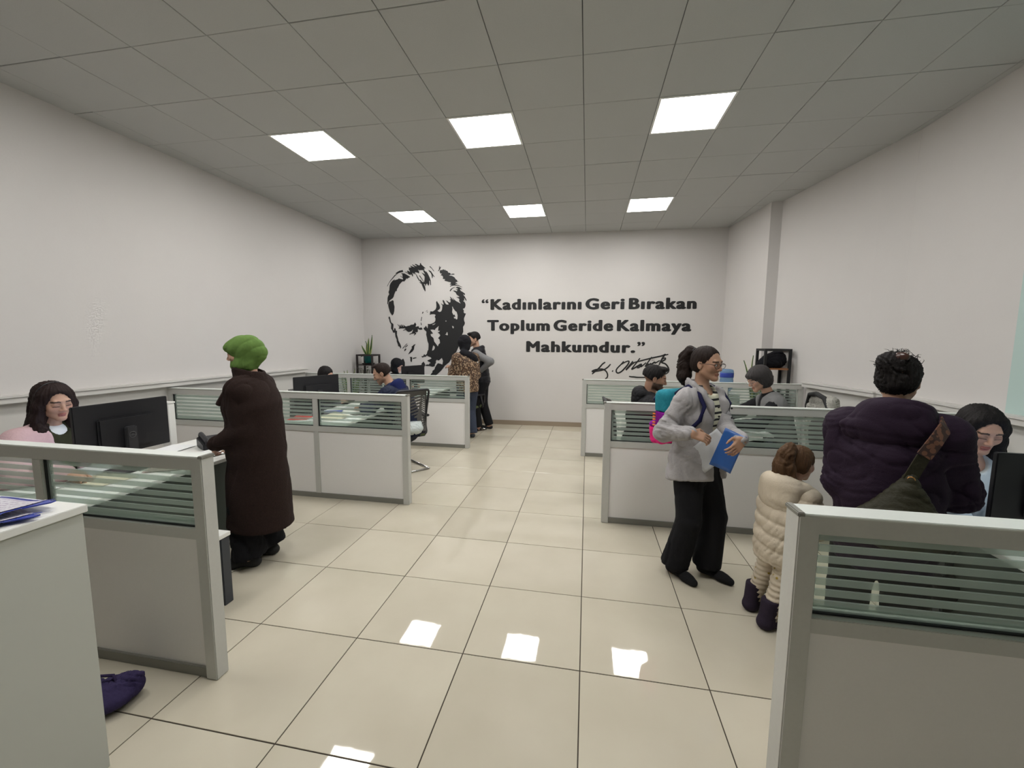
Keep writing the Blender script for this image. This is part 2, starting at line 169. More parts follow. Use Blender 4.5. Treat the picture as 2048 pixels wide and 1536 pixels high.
# ---------------------------------------------------------------- floor
def floor_material():
    m = bpy.data.materials.new('polished_cream_tile'); m.use_nodes = True; nt = m.node_tree; b = nt.nodes['Principled BSDF']
    oi = nt.nodes.new('ShaderNodeObjectInfo'); tc = nt.nodes.new('ShaderNodeTexCoord')
    n = nt.nodes.new('ShaderNodeTexNoise'); n.inputs['Scale'].default_value = 2.2; n.inputs['Detail'].default_value = 5; n.noise_dimensions = '4D'
    nt.links.new(tc.outputs['Object'], n.inputs['Vector'])
    mu = nt.nodes.new('ShaderNodeMath'); mu.operation = 'MULTIPLY'; mu.inputs[1].default_value = 30
    nt.links.new(oi.outputs['Random'], mu.inputs[0]); nt.links.new(mu.outputs[0], n.inputs['W'])
    cr = nt.nodes.new('ShaderNodeValToRGB'); cr.color_ramp.elements[0].position = .3; cr.color_ramp.elements[1].position = .75
    cr.color_ramp.elements[0].color = (.51, .465, .37, 1); cr.color_ramp.elements[1].color = (.585, .54, .44, 1)
    nt.links.new(n.outputs['Fac'], cr.inputs[0])
    hs = nt.nodes.new('ShaderNodeHueSaturation'); mr = nt.nodes.new('ShaderNodeMapRange')
    mr.inputs[3].default_value = .96; mr.inputs[4].default_value = 1.03
    nt.links.new(oi.outputs['Random'], mr.inputs[0]); nt.links.new(mr.outputs[0], hs.inputs['Value'])
    nt.links.new(cr.outputs[0], hs.inputs['Color']); nt.links.new(hs.outputs[0], b.inputs['Base Color'])
    b.inputs['Roughness'].default_value = .03; b.inputs['Specular IOR Level'].default_value = .5
    b.inputs['IOR'].default_value = 1.52
    n2 = nt.nodes.new('ShaderNodeTexNoise'); n2.inputs['Scale'].default_value = 14; n2.inputs['Detail'].default_value = 1
    nt.links.new(tc.outputs['Object'], n2.inputs['Vector'])
    bp = nt.nodes.new('ShaderNodeBump'); bp.inputs['Strength'].default_value = .012; bp.inputs['Distance'].default_value = .01
    nt.links.new(n2.outputs['Fac'], bp.inputs['Height']); nt.links.new(bp.outputs['Normal'], b.inputs['Normal'])
    return m
M['floor'] = floor_material()
fl = box('floor', (-4.75, 3.15, -3.3, 8.0, -.12, -.003), M['tilejoint']); fl['kind'] = 'structure'
g = .005
bm = bmesh.new(); T = .6
bx(bm, g / 2, T - g / 2, g / 2, T - g / 2, -.012, 0)
bmesh.ops.bevel(bm, geom=[e for e in bm.edges if all(v.co.z > -.001 for v in e.verts)], offset=.0012, segments=1, affect='EDGES')
tme = bpy.data.meshes.new('floor_tile'); bm.to_mesh(tme); bm.free(); tme.materials.append(M['floor'])
rnd = random.Random(4)
for i in range(-8, 6):
    for j in range(-9, 10):
        x, y = .0046 + .6 * i, 1.89 + .6 * j
        if x > 3.1 or y > 7.9 or x < -5: continue
        o = bpy.data.objects.new('floor_tile', tme); C.objects.link(o); o.parent = fl
        o.location = (x, y, rnd.uniform(-.0003, .0003)); o.rotation_euler = (rnd.uniform(-.0006, .0006), rnd.uniform(-.0006, .0006), 0)
# ---------------------------------------------------------------- walls
def xl(y): return -4.50 + (y - 2.6) * .0213
def yb(x): return 7.577 + (x + 4.394) * .036
def wall(name, pts, m=None):
    o = bm_obj(name, prism(bmesh.new(), pts, 0, H_CEIL + .3), m or M['wall']); o['kind'] = 'structure'; return o
YF = -3.2
wall('wall_left', [(xl(YF), YF), (xl(7.6), 7.577), (xl(7.6) - .25, 7.577), (xl(YF) - .25, YF)])
wall('wall_back', [(-4.7, yb(-4.7)), (2.75, yb(2.75)), (2.75, yb(2.75) + .25), (-4.7, yb(-4.7) + .25)])
wall('wall_right', [(2.98, YF), (2.98, 4.60), (2.905, 4.95), (2.64, 6.52), (2.50, 6.54), (2.345, 7.85), (3.3, 7.85), (3.3, YF)])
wall('wall_front', [(-4.8, YF), (3.3, YF), (3.3, YF - .25), (-4.8, YF - .25)])
o = box('trim_1', (2.968, 2.985, YF + .05, 3.497, 0, H_CEIL), M['mint']); o['kind'] = 'structure'; o['label'] = 'pale mint painted field at the near end of the right wall'
# back skirting: white upper edge with brown tile strip
bm = bmesh.new()
prism(bm, [(-4.38, yb(-4.38) - .015), (2.33, yb(2.33) - .015), (2.33, yb(2.33)), (-4.38, yb(-4.38))], .0, .085)
o = bm_obj('baseboard_back', bm, mat('brown_skirting', (.30, .24, .18), .35)); o['kind'] = 'structure'
# dado ledges
def dado(name, inner, outer, x_of, y0, y1, sgn, zt, label):
    bm = bmesh.new()
    prism(bm, [(x_of(y0), y0), (x_of(y1), y1), (x_of(y1) + sgn * .03, y1), (x_of(y0) + sgn * .03, y0)], 0, zt - .06)
    prism(bm, [(x_of(y0), y0), (x_of(y1), y1), (x_of(y1) + sgn * .09, y1), (x_of(y0) + sgn * .09, y0)], zt - .06, zt - .02)
    prism(bm, [(x_of(y0), y0), (x_of(y1), y1), (x_of(y1) + sgn * .10, y1), (x_of(y0) + sgn * .10, y0)], zt - .017, zt)
    o = bm_obj(name, bm, M['ledge']); o['kind'] = 'structure'; o['label'] = label; return o
dado('trim_2', 0, 0, xl, -3.1, 5.80, 1, 1.165, 'white dado ledge running along the left wall')
def xr(y): return 2.98 if y < 4.75 else 2.92 - (y - 4.85) * .165
dado('trim_3', 0, 0, lambda y: 2.98, -3.1, 4.70, -1, 1.125, 'white dado ledge along the near right wall')
dado('trim_4', 0, 0, lambda y: 2.985 - (y - 4.55) * .195, 4.702, 5.70, -1, 1.125, 'white dado ledge along the far right wall')
# small coat knob under the right ledge
t = thing('coat_knob', 'white round coat knob under the ledge on the right wall', 'hook', (2.95, 4.52, 1.03))
bm = bmesh.new(); lathe(bm, [(.008, 0), (.008, .03), (.016, .034), (.02, .045), (.014, .056)], 12)
bmesh.ops.rotate(bm, verts=bm.verts, cent=(0, 0, 0), matrix=Matrix.Rotation(-PI / 2, 3, 'Y')); bm_obj('knob', bm, M['white'], t, smooth=True)
# ---------------------------------------------------------------- ceiling
ce = box('ceiling', (-4.75, 3.15, -3.3, 8.0, H_CEIL + .014, H_CEIL + .2), M['cgap']); ce['kind'] = 'structure'
cx0, cyy = -.077, 2.472
lights = {(i, j) for i in (-5, -2, 1) for j in (2, 6, -2)}
def ctile(x0, x1, y0, y1):
    bm = bmesh.new(); q = .0022
    bx(bm, x0 + q, x1 - q, y0 + q, y1 - q, 0, .012)
    bmesh.ops.bevel(bm, geom=[e for e in bm.edges if all(v.co.z < .001 for v in e.verts)], offset=.0025, segments=1, affect='EDGES')
    me = bpy.data.meshes.new('ceiling_tile'); bm.to_mesh(me); bm.free(); me.materials.append(M['ctile']); return me
full = ctile(0, .6, 0, .6); cache = {}
for i in range(-8, 6):
    for j in range(-10, 10):
        if (i, j) in lights: continue
        x, y = cx0 + .6 * i, cyy + .6 * j
        x0, x1, y0, y1 = max(x, -4.62), min(x + .6, 3.0), max(y, -3.22), min(y + .6, 7.88)
        if x1 - x0 < .03 or y1 - y0 < .03: continue
        if x1 - x0 > .599 and y1 - y0 > .599: me = full
        else:
            k = (round(x0 - x, 3), round(x1 - x, 3), round(y0 - y, 3), round(y1 - y, 3))
            me = cache.get(k) or cache.setdefault(k, ctile(*k))
        o = bpy.data.objects.new('ceiling_tile', me); C.objects.link(o); o.parent = ce
        o.location = (x, y, H_CEIL + rnd.uniform(-.0012, .0012)); o.rotation_euler = (rnd.uniform(-.002, .002), rnd.uniform(-.002, .002), 0)
em = bpy.data.materials.new('led_diffuser'); em.use_nodes = True; nt = em.node_tree; nt.nodes.clear()
e = nt.nodes.new('ShaderNodeEmission'); e.inputs[0].default_value = (1, .985, .95, 1); e.inputs[1].default_value = LAMP
nt.links.new(e.outputs[0], nt.nodes.new('ShaderNodeOutputMaterial').inputs[0])
wheres = {(-5, 2): 'left light of the nearer row of three', (-2, 2): 'middle light of the nearer row of three', (1, 2): 'right light of the nearer row of three',
          (-5, 6): 'left light of the far row by the back wall', (-2, 6): 'middle light of the far row by the back wall', (1, 6): 'right light of the far row by the back wall'}
for (i, j) in sorted(lights):
    x, y = cx0 + .6 * i, cyy + .6 * j
    t = thing('ceiling_light', 'square LED panel, ' + wheres.get((i, j), {-5: 'left one', -2: 'middle one', 1: 'right one'}[i] + ' of the row overhead, out of the photo'), 'light', (x + .3, y + .3, H_CEIL - .006), 0, 'square LED ceiling panels')
    bm = bmesh.new(); a, b_ = .297, .278
    for q in ((-a, a, -a, -b_), (-a, a, b_, a), (-a, -b_, -b_, b_), (b_, a, -b_, b_)): bx(bm, *q, 0, .016)
    bm_obj('frame', bm, M['white'], t)
    box('diffuser', (-b_, b_, -b_, b_, .002, .010), em, t)
# ---------------------------------------------------------------- wall lettering and portrait
WD = Vector((1, .036, 0)).normalized(); WN = Vector((.036, -1, 0)).normalized()
def wpt(s, z, off=.0): return Vector((s, yb(s), z)) + WN * off
def curve_mesh(name, contours, ext, m, parent):
    """contours in wall coordinates, first is the outline, the rest are holes"""
    cu = bpy.data.curves.new(name, 'CURVE'); cu.dimensions = '2D'; cu.fill_mode = 'BOTH'; cu.extrude = ext
    for c in contours:
        sp = cu.splines.new('POLY'); sp.points.add(len(c) - 1); sp.use_cyclic_u = True
        for p, (x, y) in zip(sp.points, c): p.co = (x, y, 0, 1)
    tmp = bpy.data.objects.new('tmp', cu); C.objects.link(tmp)
    dg = bpy.context.evaluated_depsgraph_get(); me = bpy.data.meshes.new_from_object(tmp.evaluated_get(dg))
    bpy.data.objects.remove(tmp); bpy.data.curves.remove(cu); me.name = name
    return link(name, me, m, parent)
WROT = Matrix(((WD[0], 0, WN[0]), (WD[1], 0, WN[1]), (0, 1, 0)))   # local x along wall, local y up, local z out
def wall_root(name, label, cat, s, z):
    o = thing(name, label, cat, wpt(s, z, .004)); o.rotation_euler = WROT.to_euler(); return o
K = 1 / WD[0]
t = wall_root('wall_portrait', 'large black stencil portrait of a balding man on the back wall', 'wall decal', -3.1, 2.0)
for pc in DECAL:
    curve_mesh('vinyl_piece', [[((x + 3.1) * K, z - 2.0) for x, z in c] for c in pc], .0015, M['vinyl'], t)
t = wall_root('wall_signature', 'thin black handwritten signature below the quotation on the back wall', 'wall decal', .8, 1.2)
for st in SIGN:
    pts = [Vector(((x - .8) * K, z - 1.2, 0)) for x, z in st]
    if len(pts) > 2:
        cp = []
        for i in range(len(pts) - 1):
            p0 = pts[max(i - 1, 0)]; p1 = pts[i]; p2 = pts[i + 1]; p3 = pts[min(i + 2, len(pts) - 1)]
            for k in range(5):
                u = k / 5; cp.append(.5 * (2 * p1 + (p2 - p0) * u + (2 * p0 - 5 * p1 + 4 * p2 - p3) * u * u + (3 * p1 - p0 - 3 * p2 + p3) * u ** 3))
        cp.append(pts[-1]); pts = cp
    bm = bmesh.new(); n = len(pts)
    rr = [(.010 + .0035 * math.sin(PI * i / max(n - 1, 1))) for i in range(n)]
    tube(bm, pts, .01, 6, radii=rr)
    for v in bm.verts: v.co.z *= .15
    bm_obj('stroke', bm, M['vinyl'], t)
def letters(text, x0, x1, zb, cap, label):
    t = wall_root('wall_lettering', label, 'lettering', x0, zb)
    def mk(s):
        cu = bpy.data.curves.new('f', 'FONT'); cu.body = s; cu.size = 1; cu.extrude = .0015 / (cap / .73)
        cu.resolution_u = 4
        ob = bpy.data.objects.new('f', cu); C.objects.link(ob); bpy.context.view_layer.update()
        return cu, ob
    def adv(s):
        cu, ob = mk(s + '|'); a = max(c[0] for c in ob.bound_box); bpy.data.objects.remove(ob); bpy.data.curves.remove(cu)
        return a
    base = adv(''); pos = [adv(text[:i]) - base for i in range(len(text) + 1)]
    track = .085
    sp_ = 0; np_ = []
    for i, p in enumerate(pos):
        if i and text[i - 1] == ' ': sp_ += .24
        np_.append(p + i * track - sp_)
    pos = np_
    sc = cap / .73; total = pos[-1] * sc; sx = (x1 - x0) * K / total
    for ch, p in zip(text, pos):
        if ch == ' ': continue
        cu, ob = mk(ch); dg = bpy.context.evaluated_depsgraph_get(); me = bpy.data.meshes.new_from_object(ob.evaluated_get(dg))
        bpy.data.objects.remove(ob); bpy.data.curves.remove(cu)
        src = bmesh.new(); src.from_mesh(me); bm = bmesh.new()
        bo = .45 if ch in '\u201c\u201d' else 1.
        for q in range(12):
            ang = 2 * PI * q / 12; tmp = src.to_mesh(me) or me
            n0 = len(bm.verts); bm.from_mesh(me); bm.verts.ensure_lookup_table()
            for v in bm.verts[n0:]: v.co.x += .060 * bo * math.cos(ang); v.co.y += .034 * bo * math.sin(ang) ; v.co.z += .00004 * q
        me2 = bpy.data.meshes.new('letter'); bm.to_mesh(me2); bm.free(); src.free(); me = me2
        l = link('letter', me, M['vinyl'], t); l.location = (p * sc * sx, 0, 0); l.scale = (sc * sx, sc, .2)
letters('\u201cKad\u0131nlar\u0131n\u0131 Geri B\u0131rakan', -1.995, 1.915, 2.204, .195, 'first line of the black wall quotation, Kad\u0131nlar\u0131n\u0131 Geri B\u0131rakan')
letters('Toplum Geride Kalmaya', -1.872, 1.83, 1.811, .198, 'second line of the black wall quotation, Toplum Geride Kalmaya')
letters('Mahkumdur.\u201d', -1.137, 1.066, 1.417, .198, 'third line of the black wall quotation, Mahkumdur')
# ---------------------------------------------------------------- partitions
PZ = 1.09
def partition(label, xa, xb, y, th, posts, endleft=True):
    """xa<xb; posts = x of the inner post centres; local frame = world shifted to (0,y,0)"""
    t = thing('office_partition', label, 'partition', (xa, y, 0), 0, 'striped glass office partitions'); L = xb - xa; h = th / 2
    q = h - .008
    box('top_rail', (0, L, -q, q, 1.022, PZ - .006), M['alu'], t, bevel=.003)
    box('top_cap', (0, L, -h, h, PZ - .008, PZ), M['cap'], t, bevel=.002)
    box('mid_rail', (0, L, -q, q, .692, .745), M['alu'], t, bevel=.002)
    box('bottom_rail', (0, L, -q, q, 0, .05), M['alud'], t, bevel=.002)
    ps = [.0275] + [p - xa for p in posts] + [L - .0275]; w_ = .0275
    for i, p in enumerate(ps):
        end = (i == 0 and endleft) or (i == len(ps) - 1 and not endleft)
        if end:
            s = 0 if i == 0 else L
            a = (0, .055) if i == 0 else (L - .055, L)
            bm = bmesh.new(); bx(bm, a[0] - (0 if i else .006), a[1] + (.006 if i else 0), -h, h, 0, PZ - .004)
            bm_obj('end_post', bm, M['alu'], t, bevel=.004)
            box('corner_cap', ((a[0] - .010, a[0] + .012, -h - .002, h + .002, PZ - .012, PZ + .003) if i == 0 else (a[1] - .012, a[1] + .010, -h - .002, h + .002, PZ - .012, PZ + .003)), M['alud'], t, bevel=.003)
        else:
            box('post', (p - w_, p + w_, -q + .001, q - .001, .05, 1.022), M['alu'], t, bevel=.002)
    for a, b in zip(ps, ps[1:]):
        a += w_; b -= w_
        box('panel', (a, b, -q + .012, q - .012, .05, .692), M['panel'], t)
        gp = box('glass_pane', (a + .002, b - .002, -.003, .003, .746, 1.021), M['glass'], t)
        box('glazing_bead', (a, b, -.010, .010, .745, .751), M['blackm'], t)
        box('glazing_bead', (a, a + .007, -.012, .012, .751, 1.022), M['blackm'], t)
        z = 1.014
        n = 0
        while z > .775:
            box('frosted_stripe', (a + .022, b - .022, -.0038, .0038, z - .022, z), M['frost'], gp); z -= .0375; n += 1
        box('frosted_stripe', (a + .006, b - .006, -.0038, .0038, .753, .773), M['frost'], gp)
        box('frosted_stripe', (a + .001, a + .02, -.0038, .0038, .753, 1.02), M['frost'], gp)
    return t
M['cap'] = mat('aluminium_cap', (.74, .77, .74), .4, metal=.2)
partition('near left partition with striped glass, white cabinet in front of it', xl(1.54) + .03, -1.695, 1.54, .067, [-3.68, -2.665], False)
partition('middle left partition with striped glass, green-scarfed person before it', xl(3.67) + .03, -1.69, 3.672, .067, [-3.68, -2.68], False)
partition('far left partition with striped glass, seated man in navy before it', xl(5.83) + .03, -1.715, 5.835, .067, [-3.66, -2.67], False)
partition('near right partition with striped glass, person in purple behind it', .668, 2.95, 1.405, .085, [1.90])
partition('middle right partition with striped glass, woman with backpack before it', .168, 2.94, 3.64, .067, [1.11, 2.03])
partition('far right partition with striped glass, bearded man before it', -.045, 2.72, 5.765, .067, [.88, 1.80])
# ---------------------------------------------------------------- near left cabinet with folders
t = thing('cabinet', 'tall grey-white cabinet with white top in the near left corner', 'cabinet', (-1.95, .80, 0))
box('body', (-.205, .205, -.40, .30, .0, 1.00), M['cab'], t, bevel=.001)
box('top_board', (-.215, .215, -.41, .31, 1.003, 1.03), M['cabtop'] if 'cabtop' in M else M['white'], t, bevel=.002)
def folder(label, cx, cy, z, rz, sheets=True):
    t = thing('document_folder', label, 'folder', (cx, cy, z), rz)
    bm = bmesh.new(); N = 10; W, D_ = .24, .32
    def zz(u, v): return .004 + .014 * max(0, u) ** 2 * (1 if v > 0 else .4) + .003 * math.sin(3 * v + 2 * u)
    for s, m_, nm, dz, sc in ((1, M['bluef'], 'sleeve', 0, 1.), (1, M['printed'], 'printed_sheet', .0022, .90)):
        bm = bmesh.new(); g_ = [[bm.verts.new((W / 2 * sc * (2 * i / N - 1), D_ / 2 * sc * (2 * j / N - 1), zz(2 * i / N - 1, 2 * j / N - 1) + dz)) for j in range(N + 1)] for i in range(N + 1)]
        for i in range(N):
            for j in range(N): bm.faces.new((g_[i][j], g_[i + 1][j], g_[i + 1][j + 1], g_[i][j + 1]))
        r = bm.normal_update(); bmesh.ops.solidify(bm, geom=bm.faces[:], thickness=.0012)
        bm_obj(nm, bm, m_, t, smooth=True)
    bm = bmesh.new()
    bmx = [(W / 2 - .004, D_ / 2 - .03), (W / 2 + .022, D_ / 2 - .012), (W / 2 + .028, D_ / 2 - .03), (W / 2 - .004, D_ / 2 - .085)]
    prism(bm, bmx, .012, .016); bm_obj('corner_tab', bm, M['bluef'], t)
    return t
def print_material():
    m = mat('printed_form', (.62, .60, .64), .35); nt = m.node_tree; b = nt.nodes['Principled BSDF']
    tc = nt.nodes.new('ShaderNodeTexCoord'); wv = nt.nodes.new('ShaderNodeTexWave'); wv.inputs['Scale'].default_value = 22; wv.bands_direction = 'Y'
    wv.inputs['Distortion'].default_value = 0
    n = nt.nodes.new('ShaderNodeTexNoise'); n.inputs['Scale'].default_value = 90
    nt.links.new(tc.outputs['Object'], wv.inputs['Vector']); nt.links.new(tc.outputs['Object'], n.inputs['Vector'])
    mu = nt.nodes.new('ShaderNodeMath'); mu.operation = 'MULTIPLY'; nt.links.new(wv.outputs['Fac'], mu.inputs[0]); nt.links.new(n.outputs['Fac'], mu.inputs[1])
    cr = nt.nodes.new('ShaderNodeValToRGB'); cr.color_ramp.elements[0].position = .40; cr.color_ramp.elements[0].color = (.62, .60, .66, 1)
    cr.color_ramp.elements[1].position = .50; cr.color_ramp.elements[1].color = (.30, .24, .36, 1)
    nt.links.new(mu.outputs[0], cr.inputs[0]); nt.links.new(cr.outputs[0], b.inputs['Base Color']); return m
M['printed'] = print_material(); M['bluef'] = mat('blue_sleeve', (.03, .05, .33), .25)
folder('lower of the two blue plastic folders on the near left cabinet', -1.905, .865, 1.030, -.18)
folder('upper blue plastic folder with printed sheets on the near left cabinet', -1.925, .905, 1.046, .02)
# ---------------------------------------------------------------- desks
def desk(label, x0, x1, y0, y1, aisle):
    """aisle = +1 when the modesty panel faces +x, -1 when it faces -x, 0 towards -y"""
    cx, cy = (x0 + x1) / 2, (y0 + y1) / 2
    t = thing('office_desk', label, 'desk', (cx, cy, 0)); a, b = (x1 - x0) / 2, (y1 - y0) / 2
    box('desktop', (-a, a, -b, b, .715, .74), M['white'], t, bevel=.002)
    if aisle: s = aisle; box('modesty_panel', (min(s * (a - .04), s * (a - .06)), max(s * (a - .04), s * (a - .06)), -b + .05, b - .05, .08, .713), M['mod'], t)
    else: box('modesty_panel', (-a + .05, a - .05, -b + .04, -b + .06, .08, .713), M['mod'], t)
    for sy in (-1, 1):
        for sx in (-1, 1):
            X = sx * (a - .03); Y = sy * (b - .025)
            box('leg', (X - .022, X + .022, Y - .022, Y + .022, 0, .714), M['dgrey'], t, bevel=.003)
    return t
desk('white desk behind the near left partition, woman with pink jacket at it', -3.36, -2.61, 1.60, 3.02, 1)
desk('white desk behind the middle left partition, covered in papers', -3.20, -2.46, 3.73, 5.15, 1)
desk('white desk behind the far left partition in the back corner', -3.22, -2.47, 5.90, 7.20, 1)
desk('white desk behind the near right partition, dark-haired woman at it', 1.73, 2.86, 1.50, 2.28, -1)
desk('white desk behind the middle right partition, grey-haired woman at it', 1.05, 1.77, 4.20, 5.62, -1)
def coffee_table(label, x0, x1, y0, y1):
    t = thing('coffee_table', label, 'table', ((x0 + x1) / 2, (y0 + y1) / 2, 0)); a, b = (x1 - x0) / 2, (y1 - y0) / 2
    box('table_top', (-a, a, -b, b, .425, .45), M['white'], t, bevel=.002)
    for sx in (-1, 1):
        for sy in (-1, 1):
            X = sx * (a - .035); Y = sy * (b - .035); box('leg', (X - .03, X + .03, Y - .03, Y + .03, 0, .423), M['dgrey'], t, bevel=.003)
    for sy in (-1, 1): box('apron', (-a + .03, a - .03, sy * (b - .035) - .02, sy * (b - .035) + .02, .37, .42), M['dgrey'], t)
    return t
coffee_table('low white coffee table with dark legs beside the near left partition', -2.575, -2.12, 1.62, 2.05)
coffee_table('low white coffee table with dark legs behind the near right partition', 1.25, 1.70, 1.50, 1.86)
# ---------------------------------------------------------------- chairs
def chevron_back(mt, w_=.44, h_=.52, cut=True):
    bm = bmesh.new(); NX, NY = 66, 78
    def P(i, j):
        u = i / NX * 2 - 1; v = j / NY
        ww = w_ / 2 * (.86 + .14 * math.sin(PI * min(v * .8 + .2, 1)))
        return (u * ww, .035 * (1 - u * u) + .05 * math.sin(v * 2.4) - .02, v * h_)
    V = [[bm.verts.new(P(i, j)) for j in range(NY + 1)] for i in range(NX + 1)]
    for i in range(NX):
        for j in range(NY):
            u = (i + .5) / NX * 2 - 1; v = (j + .5) / NY; hole = False
            if cut and .10 < v < .86:
                if abs(u) < .66 and abs(u) > .05 and abs(u) < .30 + .5 * (v):
                    hole = ((v * 13 - abs(u) * 1.6) % 1) < .42
                elif .74 < abs(u) < .90: hole = ((v * 20 + abs(u) * 5) % 1) < .4
            if not hole: bm.faces.new((V[i][j], V[i + 1][j], V[i + 1][j + 1], V[i][j + 1]))
    loose = [v for v in bm.verts if not v.link_faces]; bmesh.ops.delete(bm, geom=loose, context='VERTS')
    bm.normal_update(); bmesh.ops.solidify(bm, geom=bm.faces[:], thickness=.006)
    return bm
def make_guest_chair(label, loc, rz, group=None):
    """faces local +y"""
    t = thing('guest_chair', label, 'chair', loc, rz, group)
    bm = bmesh.new(); N = 12; W, D_ = .49, .48
    def sp(u, v, top):
        r = 1 - .10 * (abs(u) ** 4) - .0; edge = (1 - max(abs(u), abs(v)) ** 6)
        return (u * W / 2 * (1 - .12 * max(-v, 0) ** 2), v * D_ / 2, (.455 + .028 * edge - .03 * max(v, 0) ** 3 + .01 * u * u) if top else (.43 - .008 * edge))
    for top in (1, 0):
        pass
    Vt = [[bm.verts.new(sp(2 * i / N - 1, 2 * j / N - 1, 1)) for j in range(N + 1)] for i in range(N + 1)]
    Vb = [[bm.verts.new(sp(2 * i / N - 1, 2 * j / N - 1, 0)) for j in range(N + 1)] for i in range(N + 1)]
    for i in range(N):
        for j in range(N):
            bm.faces.new((Vt[i][j], Vt[i + 1][j], Vt[i + 1][j + 1], Vt[i][j + 1])); bm.faces.new((Vb[i][j + 1], Vb[i + 1][j + 1], Vb[i + 1][j], Vb[i][j]))
    for k in range(N):
        bm.faces.new((Vt[k][0], Vb[k][0], Vb[k + 1][0], Vt[k + 1][0])); bm.faces.new((Vt[k + 1][N], Vb[k + 1][N], Vb[k][N], Vt[k][N]))
        bm.faces.new((Vt[0][k + 1], Vb[0][k + 1], Vb[0][k], Vt[0][k])); bm.faces.new((Vt[N][k], Vb[N][k], Vb[N][k + 1], Vt[N][k + 1]))
    bm_obj('seat', bm, M['olive'], t, smooth=True)
    box('seat_shell', (-.235, .235, -.225, .235, .415, .432), M['blackm'], t, bevel=.006)
    b = bm_obj('backrest', chevron_back(None), M['mesh'], t, smooth=True, loc=(0, -.275, .50), rot=(.16, 0, 0))
    fr = bmesh.new(); W2 = .215
    path = [(-W2 * .9, .0, -.03), (-W2, .03, .25), (-W2, .0, .50), (-W2 * .9, -.005, .53), (W2 * .9, -.005, .53), (W2, .0, .50), (W2, .03, .25), (W2 * .9, .0, -.03)]
    tube(fr, round_path(path, .05), .014, 8, closed=True); bm_obj('back_frame', fr, M['black'], t, smooth=True, loc=(0, -.275, .50), rot=(.16, 0, 0))
    for s in (-1, 1):
        bm = bmesh.new()
        tube(bm, round_path([(s * .23, -.19, .43), (s * .275, -.17, .45), (s * .285, -.10, .655)], .03), .019, 8); bm_obj('arm_post', bm, M['black'], t, smooth=True)
        bm = bmesh.new(); bx(bm, s * .285 - .03, s * .285 + .03, -.20, .10, .652, .682); bm_obj('armrest', bm, M['black'], t, bevel=.01)
        bm = bmesh.new()
        tube(bm, round_path([(s * .21, -.10, .415), (s * .225, .17, .40), (s * .235, .23, .03), (s * .235, .22, .0125), (s * .235, -.30, .0125)], .045, 6), .0115, 8)
        bm_obj('sled_leg', bm, M['chrome'], t, smooth=True)
    bm = bmesh.new(); tube(bm, [(-.235, -.29, .0125), (.235, -.29, .0125)], .0115, 8); bm_obj('cross_bar', bm, M['chrome'], t, smooth=True)
    return t
GC = 'olive guest chairs in front of the desks'
gc0 = make_guest_chair('olive mesh-back guest chair under the man in the navy jacket', (-2.30, 4.75, 0), math.radians(52), GC)
def gchair(label, x, y, deg): return dup(gc0, (x, y, 0), math.radians(deg), label, GC)
gchair('olive mesh-back guest chair under the bearded man in black', .56, 4.26, -86)
gchair('olive mesh-back guest chair with chrome sled behind the leopard-jacket person', -2.12, 6.98, 150)
def make_office_chair(label, loc, rz):
    t = thing('office_chair', label, 'chair', loc, rz, 'dark office chairs of the clerks')
    bm = bmesh.new(); bx(bm, -.24, .24, -.23, .24, .42, .475); bm_obj('seat', bm, M['blackm'], t, bevel=.02)
    bm_obj('backrest', chevron_back(None, .43, .42, False), M['mesh'], t, smooth=True, loc=(0, -.27, .52), rot=(.12, 0, 0))
    bm = bmesh.new(); tube(bm, [(0, 0, .12), (0, 0, .42)], .03, 10); bm_obj('gas_column', bm, M['black'], t, smooth=True)
    bm = bmesh.new(); tube(bm, round_path([(0, -.02, .40), (0, -.30, .42), (0, -.29, .75)], .06), .018, 8); bm_obj('back_bracket', bm, M['black'], t, smooth=True)
    for k in range(5):
        a = 2 * PI * k / 5 + .3; bm = bmesh.new(); tube(bm, [(0, 0, .12), (math.cos(a) * .28, math.sin(a) * .28, .075)], .02, 8, radii=[.026, .014]); lg = bm_obj('base_arm', bm, M['black'], t, smooth=True)
        bm = bmesh.new(); bmesh.ops.create_uvsphere(bm, u_segments=10, v_segments=6, radius=.028); bmesh.ops.translate(bm, verts=bm.verts, vec=(math.cos(a) * .28, math.sin(a) * .28, .028)); bm_obj('castor', bm, M['blackm'], lg, smooth=True)
    return t
oc0 = make_office_chair('dark swivel chair of the woman in the pink jacket', (-3.60, 2.06, 0), math.radians(-90))
def ochair(label, x, y, deg): return dup(oc0, (x, y, 0), math.radians(deg), label)
ochair('dark swivel chair behind the middle left desk', -3.66, 5.05, -90)
ochair('dark swivel chair behind the far left desk', -3.42, 6.72, -90)
ochair('dark swivel chair of the dark-haired woman at the right edge', 2.05, 2.66, 165)
# chair with a pale fleece coat hung over its back
t = ochair('swivel chair of the grey-haired woman, pale fleece over its back', 1.98, 4.42, 86)
